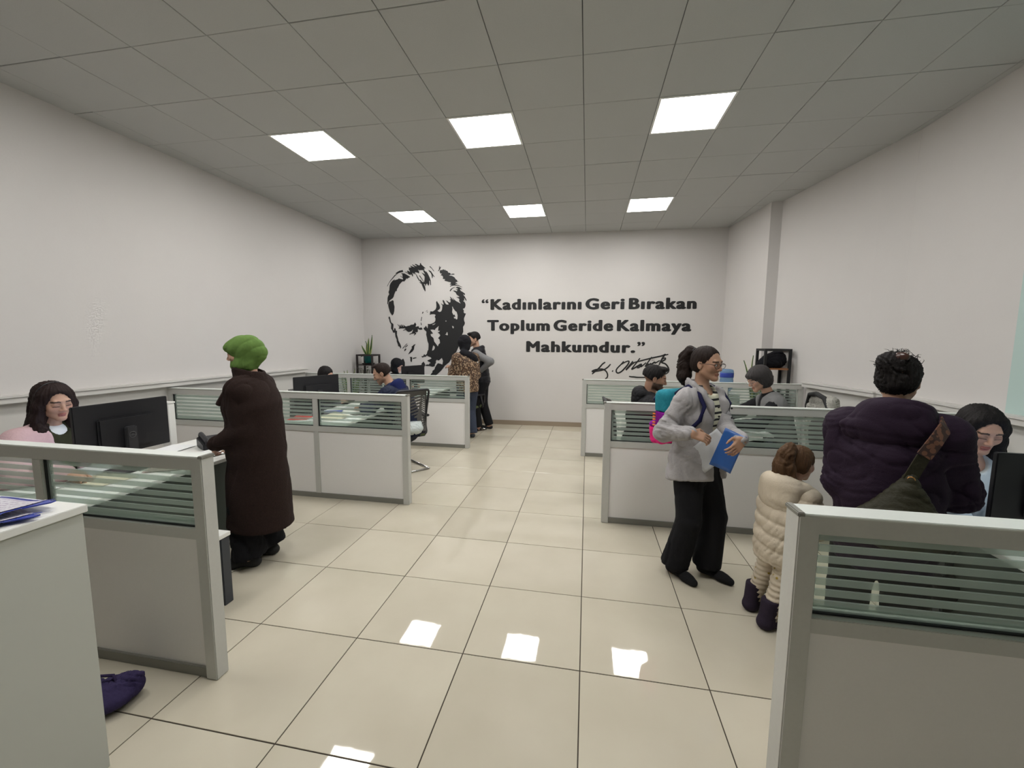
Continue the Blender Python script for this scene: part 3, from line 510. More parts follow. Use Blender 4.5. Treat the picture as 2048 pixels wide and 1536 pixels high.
# ---------------------------------------------------------------- monitors
def monitor(label, cx, cy, z, rz, w_=.54, h_=.32, logo=True):
    """back of the screen faces local -y"""
    t = thing('computer_monitor', label, 'monitor', (cx, cy, z), rz, 'black monitors on the desks')
    zb = .115
    bm = bmesh.new(); bx(bm, -w_ / 2, w_ / 2, -.008, .016, zb, zb + h_); bm_obj('housing', bm, M['mon'], t, bevel=.004)
    bm = bmesh.new(); bx(bm, -w_ * .30, w_ * .30, -.030, -.007, zb + .03, zb + h_ * .72); bm_obj('rear_hump', bm, M['mon'], t, bevel=.010)
    box('screen', (-w_ / 2 + .008, w_ / 2 - .008, .016, .0175, zb + .016, zb + h_ - .008), M['screen'], t)
    bm = bmesh.new(); bx(bm, -.033, .033, -.062, -.032, .012, zb + h_ * .52); st = bm_obj('stand_column', bm, M['stand'], t, bevel=.006)
    if logo:
        bm = bmesh.new(); tube(bm, [(.020 * math.cos(a), 0, .020 * math.sin(a)) for a in [2 * PI * k / 20 for k in range(20)]], .0013, 6, closed=True)
        bmesh.ops.translate(bm, verts=bm.verts, vec=(0, -.0625, zb + h_ * .36)); bm_obj('logo_ring', bm, M['logo'], st)
        cu = bpy.data.curves.new('f', 'FONT'); cu.body = 'DELL'; cu.size = .0165; cu.align_x = 'CENTER'; cu.extrude = .0004; cu.offset = .0002
        ob = bpy.data.objects.new('f', cu); C.objects.link(ob); me = bpy.data.meshes.new_from_object(ob.evaluated_get(bpy.context.evaluated_depsgraph_get()))
        bpy.data.objects.remove(ob); bpy.data.curves.remove(cu)
        link('logo_letters', me, M['logo'], st, loc=(0, -.0626, zb + h_ * .36 - .006), rot=(PI / 2, 0, 0))
    bm = bmesh.new(); bx(bm, -.11, .11, -.12, .07, 0, .012); bm_obj('stand_foot', bm, M['stand'], t, bevel=.004)
    return t
M['mon'] = mat('monitor_shell', (.010, .010, .013), .5); M['stand'] = mat('monitor_stand', (.030, .030, .034), .45); M['logo'] = mat('logo_grey', (.10, .10, .105), .4)
sm = bpy.data.materials.new('lit_screen'); sm.use_nodes = True; sm.node_tree.nodes['Principled BSDF'].inputs['Base Color'].default_value = (.02, .02, .02, 1)
sm.node_tree.nodes['Principled BSDF'].inputs['Emission Color'].default_value = (.6, .75, 1, 1); sm.node_tree.nodes['Principled BSDF'].inputs['Emission Strength'].default_value = 1.2
M['screen'] = sm
monitor('large black monitor seen from behind above the near left partition', -3.035, 2.19, .74, math.radians(88), .555, .345)
monitor('black monitor seen from behind beside the man in navy', -3.07, 4.24, .74, math.radians(69), .56, .345)
monitor('small black monitor in front of the stencil portrait', -2.97, 6.70, .74, math.radians(71), .56, .32, False)
monitor('black monitor seen from behind at the right edge of the photo', 1.975, 2.02, .74, math.radians(-3), .52, .305)
# ---------------------------------------------------------------- papers and things on the desks
def sheet(name, label, x, y, z, rz, w_=.21, d_=.297, m_=None, curl=.0, group=None, cat='paper', th=.0012):
    bm = bmesh.new(); N = 6
    V = [[bm.verts.new((w_ * (i / N - .5), d_ * (j / N - .5), curl * ((i / N) ** 3) + curl * .5 * (j / N) ** 4)) for j in range(N + 1)] for i in range(N + 1)]
    for i in range(N):
        for j in range(N): bm.faces.new((V[i][j], V[i + 1][j], V[i + 1][j + 1], V[i][j + 1]))
    bm.normal_update(); bmesh.ops.solidify(bm, geom=bm.faces[:], thickness=-th)
    bmesh.ops.recalc_face_normals(bm, faces=bm.faces)
    o = bm_obj(name, bm, m_ or M['paper'], None, smooth=False, loc=(x, y, z), rot=(0, 0, rz)); tag(o, label, cat, group); return o
M['pink'] = mat('pinkish_paper', (.55, .42, .38), .7); M['yell'] = mat('cream_paper', (.62, .58, .45), .7); M['grey'] = mat('grey_paper', (.35, .36, .36), .6)
zd = .7415
G1 = 'papers spread on the near left desk'
for k, (x, y, r, mm, lb) in enumerate([(-2.78, 1.72, .2, 'paper', 'white sheet on the near left desk, closest to the striped glass'), (-2.95, 1.98, 1.4, 'yell', 'cream sheet in front of the large near left monitor'), (-3.15, 1.72, -.3, 'paper', "white sheet by the pink jacket woman's arm"),
        (-2.82, 2.30, .5, 'pink', 'pinkish sheet beside the foot of the near left monitor'), (-3.22, 2.62, .1, 'paper', 'white sheet beyond the near left monitor on the same desk'), (-2.80, 2.66, -.2, 'paper', 'white sheet in front of the desk telephone')]):
    sheet('paper_sheet', lb, x, y, zd + .0014 * k, r, m_=M[mm], group=G1)
G2 = 'papers spread on the middle left desk'
for k, (x, y, r, mm, lb) in enumerate([(-2.60, 3.98, .2, 'paper', 'white sheet nearest the middle left striped glass'), (-2.78, 4.10, 1.1, 'yell', 'cream curled sheet on the middle left desk'), (-3.02, 3.92, -.3, 'paper', 'white sheet at the wall side of the middle left desk'),
        (-2.72, 4.75, .5, 'paper', 'curled white sheet under the hands of the man in navy'), (-2.95, 4.78, .1, 'grey', 'grey sheet at the far end of the middle left desk'), (-2.62, 4.45, -.6, 'paper', 'tilted white curled sheet before the man in navy')]):
    sheet('paper_sheet', lb, x, y, zd + .0014 * k, r, m_=M[mm], curl=.03 if k % 2 else .0, group=G2)
G3 = 'papers stacked on the middle right desk'
for k, (x, y, r, lb) in enumerate([(1.58, 4.45, .1, 'lower sheet of the pile behind the middle right striped glass'), (1.52, 4.50, .25, 'curled top sheet of the pile behind the middle right striped glass'), (1.60, 4.85, 1.3, 'white sheet turned sideways near the grey-haired woman'), (1.28, 4.72, -.2, 'white sheet between the bearded man and the grey-haired woman')]):
    sheet('paper_sheet', lb, x, y, zd + .0014 * k, r, curl=.035 if k == 1 else 0, group=G3)
G4 = 'papers on the near right desk'
for k, (x, y, r, lb) in enumerate([(1.90, 1.78, .2, 'white sheet at the left end of the near right desk'), (2.2, 1.72, 1.3, 'white sheet turned sideways before the right edge monitor'), (2.52, 1.85, .1, 'white sheet at the wall end of the near right desk')]):
    sheet('paper_sheet', lb, x, y, zd + .0014 * k, r, group=G4)
sheet('paper_sheet', 'white sheet on the far left desk behind the leopard jacket', -2.68, 6.15, zd, .2)
sheet('paper_sheet', 'tilted white sheet beside the monitor on the far left desk', -2.72, 6.82, zd, 1.2)
sheet('brochure', 'red and white brochure standing out behind the near left monitor', -3.55, 3.90, .8, .3, m_=mat('red_paper', (.5, .06, .05), .6))
bpy.data.objects['brochure'].location = (-3.12, 4.02, .742 + .006)
for k, (x, y, r, mm, nm) in enumerate([(-2.42, 1.92, .1, 'blue', 'blue folder on the coffee table by the near left partition')]):
    sheet('folder', nm, x, y, .4515, r, m_=M[mm], cat='folder')
sheet('folder', 'dark blue folder on the coffee table behind the near right partition', 1.57, 1.70, .4515, .35, m_=M['blue'], cat='folder')
sheet('brochure', 'white leaflet beside the blue folder on the near right coffee table', 1.36, 1.66, .4515, .2, .15, .21)
sheet('folder', 'blue folder lying on the middle left desk', -2.98, 4.36, zd + .009, .4, m_=M['blue'], cat='folder')
# desk telephone by the near left monitor
t = thing('desk_telephone', 'black desk telephone on the near left desk beside the standing woman', 'telephone', (-2.98, 2.78, .742), math.radians(60))
bm = bmesh.new(); bx(bm, -.09, .09, -.10, .10, 0, .045)
for v in bm.verts:
    if v.co.z > .01 and v.co.y > 0: v.co.z += .035
bm_obj('body', bm, M['black'], t, bevel=.006)
bm = bmesh.new(); tube(bm, round_path([(-.06, -.10, .045), (-.06, -.10, .07), (-.06, .09, .105), (-.06, .10, .08)], .02), .017, 8); bm_obj('handset', bm, M['black'], t, smooth=True)
bm = bmesh.new()
for i in range(3):
    for j in range(4): bx(bm, .005 + i * .025, .022 + i * .025, -.075 + j * .026, -.058 + j * .026, .04 + .018 * (j / 4) + .006, .055 + .02 * (j / 4) + .004)
bm_obj('keypad', bm, M['stand'], t)
t = thing('equipment_post', 'narrow white equipment post just beyond the near left monitor', 'post', (-3.62, 2.96, 0.0))
bm = bmesh.new(); bx(bm, -.04, .04, -.03, .03, 0, 1.05); bm_obj('body', bm, M['white'], t, bevel=.003)
box('lid', (-.043, .043, -.033, .033, 1.052, 1.065), M['white'], t)
# stone-like purple bag on the floor
# ================================================================ organic shapes: signed distance fields meshed by surface nets
def V3(*a): return np.array(a if len(a) == 3 else a[0], dtype=np.float64)
def rotm(yaw=0., pitch=0., roll=0.):
    """yaw left+, pitch forward/down+ (about x), roll to the right+ (about y)"""
    return np.array(Matrix.Rotation(yaw, 3, 'Z') @ Matrix.Rotation(-pitch, 3, 'X') @ Matrix.Rotation(roll, 3, 'Y'))
class SDF:
    def __init__(s): s.p = []
    def add(s, f, lo, hi, k, op): s.p.append((f, np.minimum(lo, hi), np.maximum(lo, hi), k, op))
    def cone(s, a, b, ra, rb, k=.02, op='+', R=None, sc=None):
        a, b = V3(a), V3(b)
        if sc is None:
            def f(x, y, z):
                ab = b - a; L2 = max(ab @ ab, 1e-9)
                px, py, pz = x - a[0], y - a[1], z - a[2]
                t = np.clip((px * ab[0] + py * ab[1] + pz * ab[2]) / L2, 0, 1)
                return np.sqrt((px - t * ab[0]) ** 2 + (py - t * ab[1]) ** 2 + (pz - t * ab[2]) ** 2) - (ra + t * (rb - ra))
            m = max(ra, rb)
        else:
            R_ = np.eye(3) if R is None else R; sc_ = V3(sc); ms = sc_.min()
            def f(x, y, z):
                px, py, pz = x - a[0], y - a[1], z - a[2]
                q = [(R_[0, i] * px + R_[1, i] * py + R_[2, i] * pz) / sc_[i] for i in range(3)]
                ab = (R_.T @ (b - a)) / sc_; L2 = max(ab @ ab, 1e-9)
                t = np.clip((q[0] * ab[0] + q[1] * ab[1] + q[2] * ab[2]) / L2, 0, 1)
                return (np.sqrt((q[0] - t * ab[0]) ** 2 + (q[1] - t * ab[1]) ** 2 + (q[2] - t * ab[2]) ** 2) - (ra + t * (rb - ra))) * ms
            m = max(ra, rb) * max(sc_.max(), 1)
        s.add(f, np.minimum(a, b) - m, np.maximum(a, b) + m, k, op); return s
    def ell(s, c, r, R=None, k=.02, op='+'):
        c, r = V3(c), V3(r); R_ = np.eye(3) if R is None else R
        def f(x, y, z):
            px, py, pz = x - c[0], y - c[1], z - c[2]
            q = [(R_[0, i] * px + R_[1, i] * py + R_[2, i] * pz) for i in range(3)]
            k0 = np.sqrt((q[0] / r[0]) ** 2 + (q[1] / r[1]) ** 2 + (q[2] / r[2]) ** 2)
            k1 = np.sqrt((q[0] / r[0] ** 2) ** 2 + (q[1] / r[1] ** 2) ** 2 + (q[2] / r[2] ** 2) ** 2) + 1e-9
            return np.where(k0 < 1e-6, -r.min(), k0 * (k0 - 1) / k1)
        m = r.max(); s.add(f, c - m, c + m, k, op); return s
    def box(s, c, h, R=None, rad=.01, k=.01, op='+'):
        c, h = V3(c), V3(h); R_ = np.eye(3) if R is None else R
        def f(x, y, z):
            px, py, pz = x - c[0], y - c[1], z - c[2]
            q = [np.abs(R_[0, i] * px + R_[1, i] * py + R_[2, i] * pz) - h[i] + rad for i in range(3)]
            o = np.sqrt(np.maximum(q[0], 0) ** 2 + np.maximum(q[1], 0) ** 2 + np.maximum(q[2], 0) ** 2)
            return o + np.minimum(np.maximum(q[0], np.maximum(q[1], q[2])), 0) - rad
        m = np.linalg.norm(h); s.add(f, c - m, c + m, k, op); return s
    def plane(s, c, n, k=.004):
        """removes the side the normal points to"""
        c, n = V3(c), V3(n); n = n / np.linalg.norm(n)
        s.p.append((lambda x, y, z: (x - c[0]) * n[0] + (y - c[1]) * n[1] + (z - c[2]) * n[2], None, None, k, '&')); return s
    def cutseg(s, c, n, r, k=.004):
        """removes everything on the normal's side within r of c"""
        c, n = V3(c), V3(n); n = n / np.linalg.norm(n)
        def f(x, y, z):
            d = (x - c[0]) * n[0] + (y - c[1]) * n[1] + (z - c[2]) * n[2]
            rr = np.sqrt((x - c[0]) ** 2 + (y - c[1]) ** 2 + (z - c[2]) ** 2) - r
            return np.maximum(-d, rr)
        s.add(f, c - r, c + r, k, '-'); return s
    def bounds(s):
        L = [q for q in s.p if q[4] == '+']
        return np.min([q[1] for q in L], 0), np.max([q[2] for q in L], 0)
    def mesh(s, res, fine=()):
        lo, hi = s.bounds(); ax = []
        for d in range(3):
            a, b = lo[d] - 2.5 * res, hi[d] + 2.5 * res; pts = [a]
            iv = sorted([(max(F[0][d], a), min(F[1][d], b), F[2]) for F in fine])
            while pts[-1] < b:
                st = res
                for (p, q, r_) in iv:
                    if p - 1.2 * res <= pts[-1] <= q: st = min(st, r_)
                pts.append(pts[-1] + st)
            ax.append(np.array(pts))
        X, Y, Z = ax; D = np.full((len(X), len(Y), len(Z)), .5, np.float32)
        for f, l, h, k, op in s.p:
            if l is None: sl = (slice(None),) * 3
            else:
                m = k + 2.2 * res; sl = tuple(slice(max(0, np.searchsorted(A, l[i] - m) - 1), np.searchsorted(A, h[i] + m) + 1) for i, A in enumerate(ax))
            x, y, z = X[sl[0]].astype(np.float32)[:, None, None], Y[sl[1]].astype(np.float32)[None, :, None], Z[sl[2]].astype(np.float32)[None, None, :]
            if 0 in (x.size, y.size, z.size): continue
            d = f(x, y, z); A = D[sl]
            if op == '+': h_ = np.maximum(k - np.abs(A - d), 0) / k; D[sl] = np.minimum(A, d) - h_ * h_ * k * .25
            else:
                if op == '-': d = -d
                h_ = np.maximum(k - np.abs(A - d), 0) / k; D[sl] = np.maximum(A, d) + h_ * h_ * k * .25
        return surfnet(D, X, Y, Z)
def surfnet(D, X, Y, Z):
    S = D < 0; nx, ny, nz = D.shape
    c = [S[i:nx - 1 + i, j:ny - 1 + j, k:nz - 1 + k] for i in (0, 1) for j in (0, 1) for k in (0, 1)]
    tot = sum(a.astype(np.int8) for a in c); act = (tot > 0) & (tot < 8)
    I, J, K_ = np.nonzero(act); n = len(I); idx = np.full(act.shape, -1, np.int64); idx[I, J, K_] = np.arange(n)
    P = np.zeros((n, 3)); cnt = np.zeros(n)
    cor = [(i, j, k) for i in (0, 1) for j in (0, 1) for k in (0, 1)]
    for a in cor:
        for d in range(3):
            if a[d]: continue
            b = list(a); b[d] = 1
            ia = (I + a[0], J + a[1], K_ + a[2]); ib = (I + b[0], J + b[1], K_ + b[2])
            da, db = D[ia], D[ib]; m = (da < 0) != (db < 0)
            t = np.where(m, da / np.where(m, da - db, 1), 0)
            pa = np.stack([X[ia[0]], Y[ia[1]], Z[ia[2]]], 1); pb = np.stack([X[ib[0]], Y[ib[1]], Z[ib[2]]], 1)
            P += np.where(m[:, None], pa + (pb - pa) * t[:, None], 0); cnt += m
    P /= cnt[:, None]; F = []
    for d in range(3):
        e1, e2 = [(1, 2), (2, 0), (0, 1)][d]
        sl0 = [slice(1, -1)] * 3; sl0[d] = slice(0, -1); sl1 = list(sl0); sl1[d] = slice(1, None)
        A, B = S[tuple(sl0)], S[tuple(sl1)]; m = A != B
        g = np.stack(np.nonzero(m), 1); fl = A[m]
        o = np.ones(3, int); o[d] = 0; g = g + o
        def cell(u, v):
            q = g.copy(); q[:, e1] -= u; q[:, e2] -= v; return idx[q[:, 0], q[:, 1], q[:, 2]]
        Q = np.stack([cell(1, 1), cell(0, 1), cell(0, 0), cell(1, 0)], 1)
        Q[~fl] = Q[~fl][:, ::-1]; F.append(Q)
    F = np.concatenate(F); F = F[(F >= 0).all(1)]
    return P, F
def vnormals(P, F):
    n = np.cross(P[F[:, 2]] - P[F[:, 0]], P[F[:, 3]] - P[F[:, 1]]); N = np.zeros_like(P)
    for i in range(4): np.add.at(N, F[:, i], n)
    return N / (np.linalg.norm(N, axis=1, keepdims=True) + 1e-12)
def smooth(P, F, it=1, lam=.5):
    for _ in range(it):
        A = np.zeros_like(P); c = np.zeros(len(P))
        for i in range(4):
            a, b = F[:, i], F[:, (i + 1) % 4]
            for u, v in ((a, b), (b, a)):
                A += np.stack([np.bincount(u, P[v, d], len(P)) for d in range(3)], 1); c += np.bincount(u, minlength=len(P))
        P = P * (1 - lam) + lam * A / c[:, None]
    return P
def folds(amp, freq=1., seed=0, aniso=(1, 1, .45)):
    """creased cloth: sharp valleys between soft pillows, in patches"""
    r = np.random.RandomState(seed); W = [(r.randn(3) * np.array(aniso), r.rand() * 6) for _ in range(4)]; Q = [(r.randn(3) * .8, r.rand() * 6) for _ in range(4)]; Mk = [(r.randn(3), r.rand() * 6) for _ in range(3)]
    def f(P):
        w_ = sum(np.sin((P @ q) * 11 * freq + p) for q, p in Q) * .05
        w2 = sum(np.sin((P @ q)[:] * 7 * freq + p + 2) for q, p in Q) * .05
        P2 = P + np.stack([w_, w2, w_ * .6 - w2 * .4], 1); h = 0
        for i, (a, p) in enumerate(W):
            h = h - (1 - np.abs(np.sin((P2 @ a) * (15 + 7 * i) * freq + p))) ** 3 * (1., .9, .7, .5)[i]
        m = .55 + .45 * sum(np.sin((P @ q) * 9 * freq + p) for q, p in Mk) / 1.7
        return amp * (h * np.clip(m, .05, 1.2) * 1.15 + .35)
    return f
def np_mesh(name, P, F, m, parent, col=None, smoothing=True):
    me = bpy.data.meshes.new(name); me.vertices.add(len(P)); me.vertices.foreach_set('co', P.astype(np.float32).ravel())
    me.loops.add(F.size); me.loops.foreach_set('vertex_index', F.astype(np.int32).ravel())
    me.polygons.add(len(F)); me.polygons.foreach_set('loop_start', np.arange(0, F.size, 4, dtype=np.int32))
    me.update(calc_edges=True); me.polygons.foreach_set('use_smooth', [smoothing] * len(F))
    if col is not None:
        at = me.color_attributes.new('Col', 'FLOAT_COLOR', 'POINT'); at.data.foreach_set('color', np.concatenate([col, np.ones((len(P), 1))], 1).astype(np.float32).ravel())
    me.materials.append(m)
    o = bpy.data.objects.new(name, me); C.objects.link(o); o.parent = parent; return o
def sculpt(name, s, res, m, parent, fine=(), disp=None, sm=1, col=None):
    P, F = s.mesh(res, fine)
    if sm: P = smooth(P, F, sm, .5)
    if disp: P = P + vnormals(P, F) * disp(P)[:, None]
    return np_mesh(name, P, F, m, parent, col(P) if col else None)
def vcol_mat(name, rough=.55, sss=True, bump=.1):
    m = mat(name, (1, 1, 1), rough, bump=bump, nscale=300, bscale=240); nt = m.node_tree; b = nt.nodes['Principled BSDF']
    a = nt.nodes.new('ShaderNodeVertexColor'); a.layer_name = 'Col'; nt.links.new(a.outputs[0], b.inputs['Base Color'])
    if sss: b.inputs['Subsurface Weight'].default_value = .08; b.inputs['Subsurface Radius'].default_value = (.02, .008, .004)
    b.inputs['Specular IOR Level'].default_value = .35
    return m
M['skin'] = vcol_mat('skin')
def cloth(name, col, nz=.12, sc=120, bump=.25, rough=.9): 
    m = mat(name, col, rough, noise=nz, nscale=sc, bump=bump, bscale=sc * 1.5, spec=.2); return m
def hair_mat(name, col):
    m = mat(name, col, .6, spec=.18); nt = m.node_tree; b = nt.nodes['Principled BSDF']
    tc = nt.nodes.new('ShaderNodeTexCoord'); mp = nt.nodes.new('ShaderNodeMapping'); mp.inputs['Scale'].default_value = (1, 1, .12)
    n = nt.nodes.new('ShaderNodeTexNoise'); n.inputs['Scale'].default_value = 260; n.inputs['Detail'].default_value = 3
    nt.links.new(tc.outputs['Object'], mp.inputs[0]); nt.links.new(mp.outputs[0], n.inputs['Vector'])
    bp = nt.nodes.new('ShaderNodeBump'); bp.inputs['Strength'].default_value = .7; bp.inputs['Distance'].default_value = .004
    nt.links.new(n.outputs['Fac'], bp.inputs['Height']); nt.links.new(bp.outputs['Normal'], b.inputs['Normal'])
    mx = nt.nodes.new('ShaderNodeMix'); mx.data_type = 'RGBA'; mx.inputs[6].default_value = (*[c * .55 for c in col], 1); mx.inputs[7].default_value = (*[c * 1.5 for c in col], 1)
    nt.links.new(n.outputs['Fac'], mx.inputs[0]); nt.links.new(mx.outputs[2], b.inputs['Base Color']); return m
# ---------------------------------------------------------------- skeleton
def ik(a, t, l1, l2, pole):
    a, t, pole = V3(a), V3(t), V3(pole); d = t - a; L = min(np.linalg.norm(d), (l1 + l2) * .999); u = d / (np.linalg.norm(d) + 1e-9)
    x = (l1 * l1 - l2 * l2 + L * L) / (2 * L); h = math.sqrt(max(l1 * l1 - x * x, 0)); p = pole - u * (pole @ u); p = p / (np.linalg.norm(p) + 1e-9)
    return a + u * x + p * h, a + u * L
def skeleton(H, seat=None, lean=0., side=0., head=(0, 0, 0), hands=None, elbows=None, feet=None, shw=1., twist=0., neck_fwd=.02, knees=None):
    """local frame, facing +y, x to the person's right. returns dict of joints"""
    k = {}; k['H'] = H; k['w'] = shw
    pz = .525 * H if seat is None else seat + .085
    k['pelvis'] = V3(0, 0, pz); up = V3(side, math.sin(lean), math.cos(lean)); up /= np.linalg.norm(up); k['up'] = up
    k['R'] = rotm(twist, lean, 0); rx = rotm(twist, 0, 0) @ V3(1, 0, 0); k['rx'] = rx
    up0 = V3(side * .5, math.sin(lean * .6), math.cos(lean * .6)); up0 /= np.linalg.norm(up0)
    k['waist'] = k['pelvis'] + up0 * .085 * H; k['chest'] = k['waist'] + up * .115 * H; k['neck'] = k['chest'] + up * .105 * H
    hr = rotm(*head); k['HR'] = hr; hs = H / 1.68; k['hs'] = hs
    k['head'] = k['neck'] + V3(0, neck_fwd, 0) + (up * .5 + hr @ V3(0, 0, 1) * .5) * (.118 * H)
    for s, n in ((1, 'R'), (-1, 'L')):
        sh = k['neck'] - up * .030 * H + rx * s * .098 * H * shw; k['sh' + n] = sh
        t = (hands or {}).get(n); t = sh + V3(s * .05, .03, -.31 * H) if t is None else V3(t)
        el = (elbows or {}).get(n, (s * .5, -1, -.3)); e, wr = ik(sh, t, .172 * H, .150 * H, el); k['el' + n] = e; k['wr' + n] = wr
        hp = k['pelvis'] + V3(s * .052 * H, 0, -.02 * H) ; k['hp' + n] = hp
        f = (feet or {}).get(n); f = (V3(s * .055 * H, .0, 0) if seat is None else V3(s * .09, .40, 0)) if f is None else V3(f)
        an = f + V3(0, 0, .045 * H); kp = (knees or {}).get(n, (s * .15, 1, .2)); kn, an = ik(hp, an, .236 * H, .234 * H, kp); k['kn' + n] = kn; k['an' + n] = an
    return k
def hand_prims(s, k, n, spec, sc=1.):
    """spec: dict(dir, palm, curl, spread, thumb) in local frame; dir = finger direction, palm = direction the palm faces"""
    hs = k['hs'] * sc; sg = 1 if n == 'R' else -1; wr = k['wr' + n]
    d = V3(spec['dir']); d /= np.linalg.norm(d); p = V3(spec['palm']); p = p - d * (p @ d); p /= np.linalg.norm(p)
    a = np.cross(d, p) * (1 if n == 'R' else -1)      # towards the thumb side
    R_ = np.stack([a, d, p], 1); c = wr + d * .050 * hs
    s.box(c, V3(.040, .046, .0135) * hs, R_, .012 * hs, .018)
    cu = spec.get('curl', .5)
    for i, (ox, L) in enumerate(((.031, .070), (.0105, .078), (-.0105, .073), (-.030, .058))):
        b = c + d * .040 * hs + a * ox * hs; ang = 0.; q = b; c_i = cu * (1 + .12 * i) if not isinstance(cu, (list, tuple)) else cu[i]
        for j, f in enumerate((.44, .32, .24)):
            ang += c_i * (.55, .95, .7)[j]; dv = d * math.cos(ang) + p * math.sin(ang) + a * (ox * 1.5)
            dv /= np.linalg.norm(dv); e = q + dv * L * f * hs; s.cone(q, e, (.0092, .0084, .0078)[j] * hs, (.0084, .0078, .0066)[j] * hs, .004); q = e
    tc_ = spec.get('thumb', .5); b = wr + d * .022 * hs + a * .028 * hs; t1 = b + (a * .75 + d * .6 + p * .35 * tc_) * .040 * hs
    t2 = t1 + (d * .9 + a * (.35 - .5 * tc_) + p * .8 * tc_) * .028 * hs; t3 = t2 + (d * .9 - a * .5 * tc_ + p * 1. * tc_) * .022 * hs
    s.cone(b, t1, .0145 * hs, .0115 * hs, .010); s.cone(t1, t2, .0105 * hs, .0095 * hs, .005); s.cone(t2, t3, .0095 * hs, .0075 * hs, .004)
    return (np.minimum(wr, c + d * .05 * hs) - .085 * hs, np.maximum(wr, c + d * .05 * hs) + .085 * hs)
def head_prims(s, k, male=False, fat=1., down=True, ears=True):
    c, R_, u = k['head'], k['HR'], k['hs'] * (1.03 if male else 1.)
    def h(x, y, z): return c + R_ @ (V3(x, y, z) * u)
    def e(p, r, kk=.015, op='+', rr=None): s.ell(h(*p), V3(r) * u, R_ if rr is None else R_ @ rr, kk * u, op)
    def cn(p, q, a, b, kk=.012, op='+'): s.cone(h(*p), h(*q), a * u, b * u, kk * u, op)
    e((0, -.018, .036), (.073, .092, .080)); e((0, .030, -.010), (.061 * fat, .060, .086), .03)
    jw = .050 if male else .044
    for sg in (-1, 1): cn((sg * jw * fat, .005, -.055), (sg * .012, .066, -.095), .024 * fat, .017, .025)
    e((0, .068, -.097), (.020, .016, .016), .018)
    for sg in (-1, 1): e((sg * .039, .060, -.024), (.022 * fat, .020, .024), .02)
    cn((-.034, .079, .024), (.034, .079, .024), .011, .011, .014)
    for sg in (-1, 1): e((sg * .031, .100, .003), (.019, .019, .0125), .010, '-')
    cn((0, .084, .014), (0, .1035, -.030), .0070, .0098, .010)
    for sg in (-1, 1): e((sg * .0115, .094, -.035), (.0080, .010, .0070), .006)
    for sg in (-1, 1): e((sg * .032, .0765 if down else .0745, .002), (.0175, .0140, .0135), .004)
    for sg in (-1, 1): cn((sg * .018, .0875, .0045 - .010 * down), (sg * .046, .078, .0035 - .010 * down), .0036, .0036, .004)
    e((0, .0830, -.0630), (.022, .0100, .0045), .006); e((0, .0815, -.0720), (.018, .0100, .0055), .006)
    pass
    for sg in ((-1, 1) if ears else ()):
        e((sg * .0745, -.008, -.005), (.0085, .019, .031), .006, rr=rotm(sg * .35, 0, 0)); e((sg * .083, -.004, -.002), (.005, .010, .019), .004, '-')
        e((sg * .074, -.004, -.030), (.007, .010, .010), .006)
    nk = k['neck']; s.cone(h(0, -.026, -.060), nk + V3(0, -.005, .0), (.052 if male else .046) * u, (.058 if male else .050) * u, .025)
    pts = c + (R_ @ np.array([[x, y, z] for x in (-.09, .09) for y in (-.115, .12) for z in (-.13, .13)]).T).T * u
    return (pts.min(0), pts.max(0))
def face_colors(k, skin, lip, brow, stubble=0., down=True):
    c, R_, u = k['head'], k['HR'], k['hs']; skin = V3(skin)
    def f(P):
        q = (P - c) @ R_ / u; col = np.tile(skin, (len(P), 1)); x, y, z = np.abs(q[:, 0]), q[:, 1], q[:, 2]
        def mixin(m, cc): nonlocal col; m = np.clip(m, 0, 1)[:, None]; col = col * (1 - m) + V3(cc) * m
        ins = (y > .02) & (z > -.13) & (z < .13) & (x < .09)
        mixin((1.25 - ((x / .030) ** 2 + ((z + .052) / .05) ** 2)) * .25 * ins, skin * V3(1.08, .88, .85))
        mixin((1.2 - ((x - .042) ** 2 + (z + .02) ** 2) / .022 ** 2) * .3 * ins, skin * V3(1.12, .85, .82))
        if stubble: mixin(((z < -.035) & (z > -.125) & (y > -.02) & ((z < -.048) | (x > .03))) * stubble * np.clip((-.03 - z) / .015, 0, 1) * np.clip((y + .03) / .02, 0, 1) * np.clip((z + .118) / .02, 0, 1) * (1 - ((x < .02) & (z < -.055) & (z > -.078))), skin * .12)
        mixin(((x < .024) & (z < -.0575) & (z > -.0795) & (y > .078)) * np.clip(1.3 - (x / .024) ** 2, 0, 1) * .75, lip)
        mixin(((x < .021) & (np.abs(z + .0675) < .0018) & (y > .078)) * .7, V3(lip) * .35)
        mixin(((x > .012) & (x < .050) & (np.abs(z - (.0245 - (x - .03) ** 2 * 9)) < .0048) & (y > .05)) * .9, brow)
        mixin((((x - .032) / .0205) ** 2 + ((z - .001) / .0105) ** 2 < 1) * (y > .06) * .45, skin * V3(.55, .45, .42))
        mixin(((np.abs(z - (.0045 - .0125 * down)) < .0024) & (x > .015) & (x < .049) & (y > .06)) * .85, (.02, .015, .012))
        return col
    return f
SK_L, SK_M, SK_D = (.50, .30, .215), (.42, .245, .165), (.33, .185, .125)
def add_eyes(k, t, body, closed=False):
    c, R_, u = k['head'], k['HR'], k['hs']
    for sg in (-1, 1):
        bm = bmesh.new(); bmesh.ops.create_uvsphere(bm, u_segments=16, v_segments=10, radius=.0108 * u)
        o = bm_obj('eye', bm, M['eyewhite'], body, smooth=True); o.location = c + R_ @ (V3(sg * .032, .0795, -.0005) * u); o.rotation_euler = Matrix(R_.tolist()).to_euler()
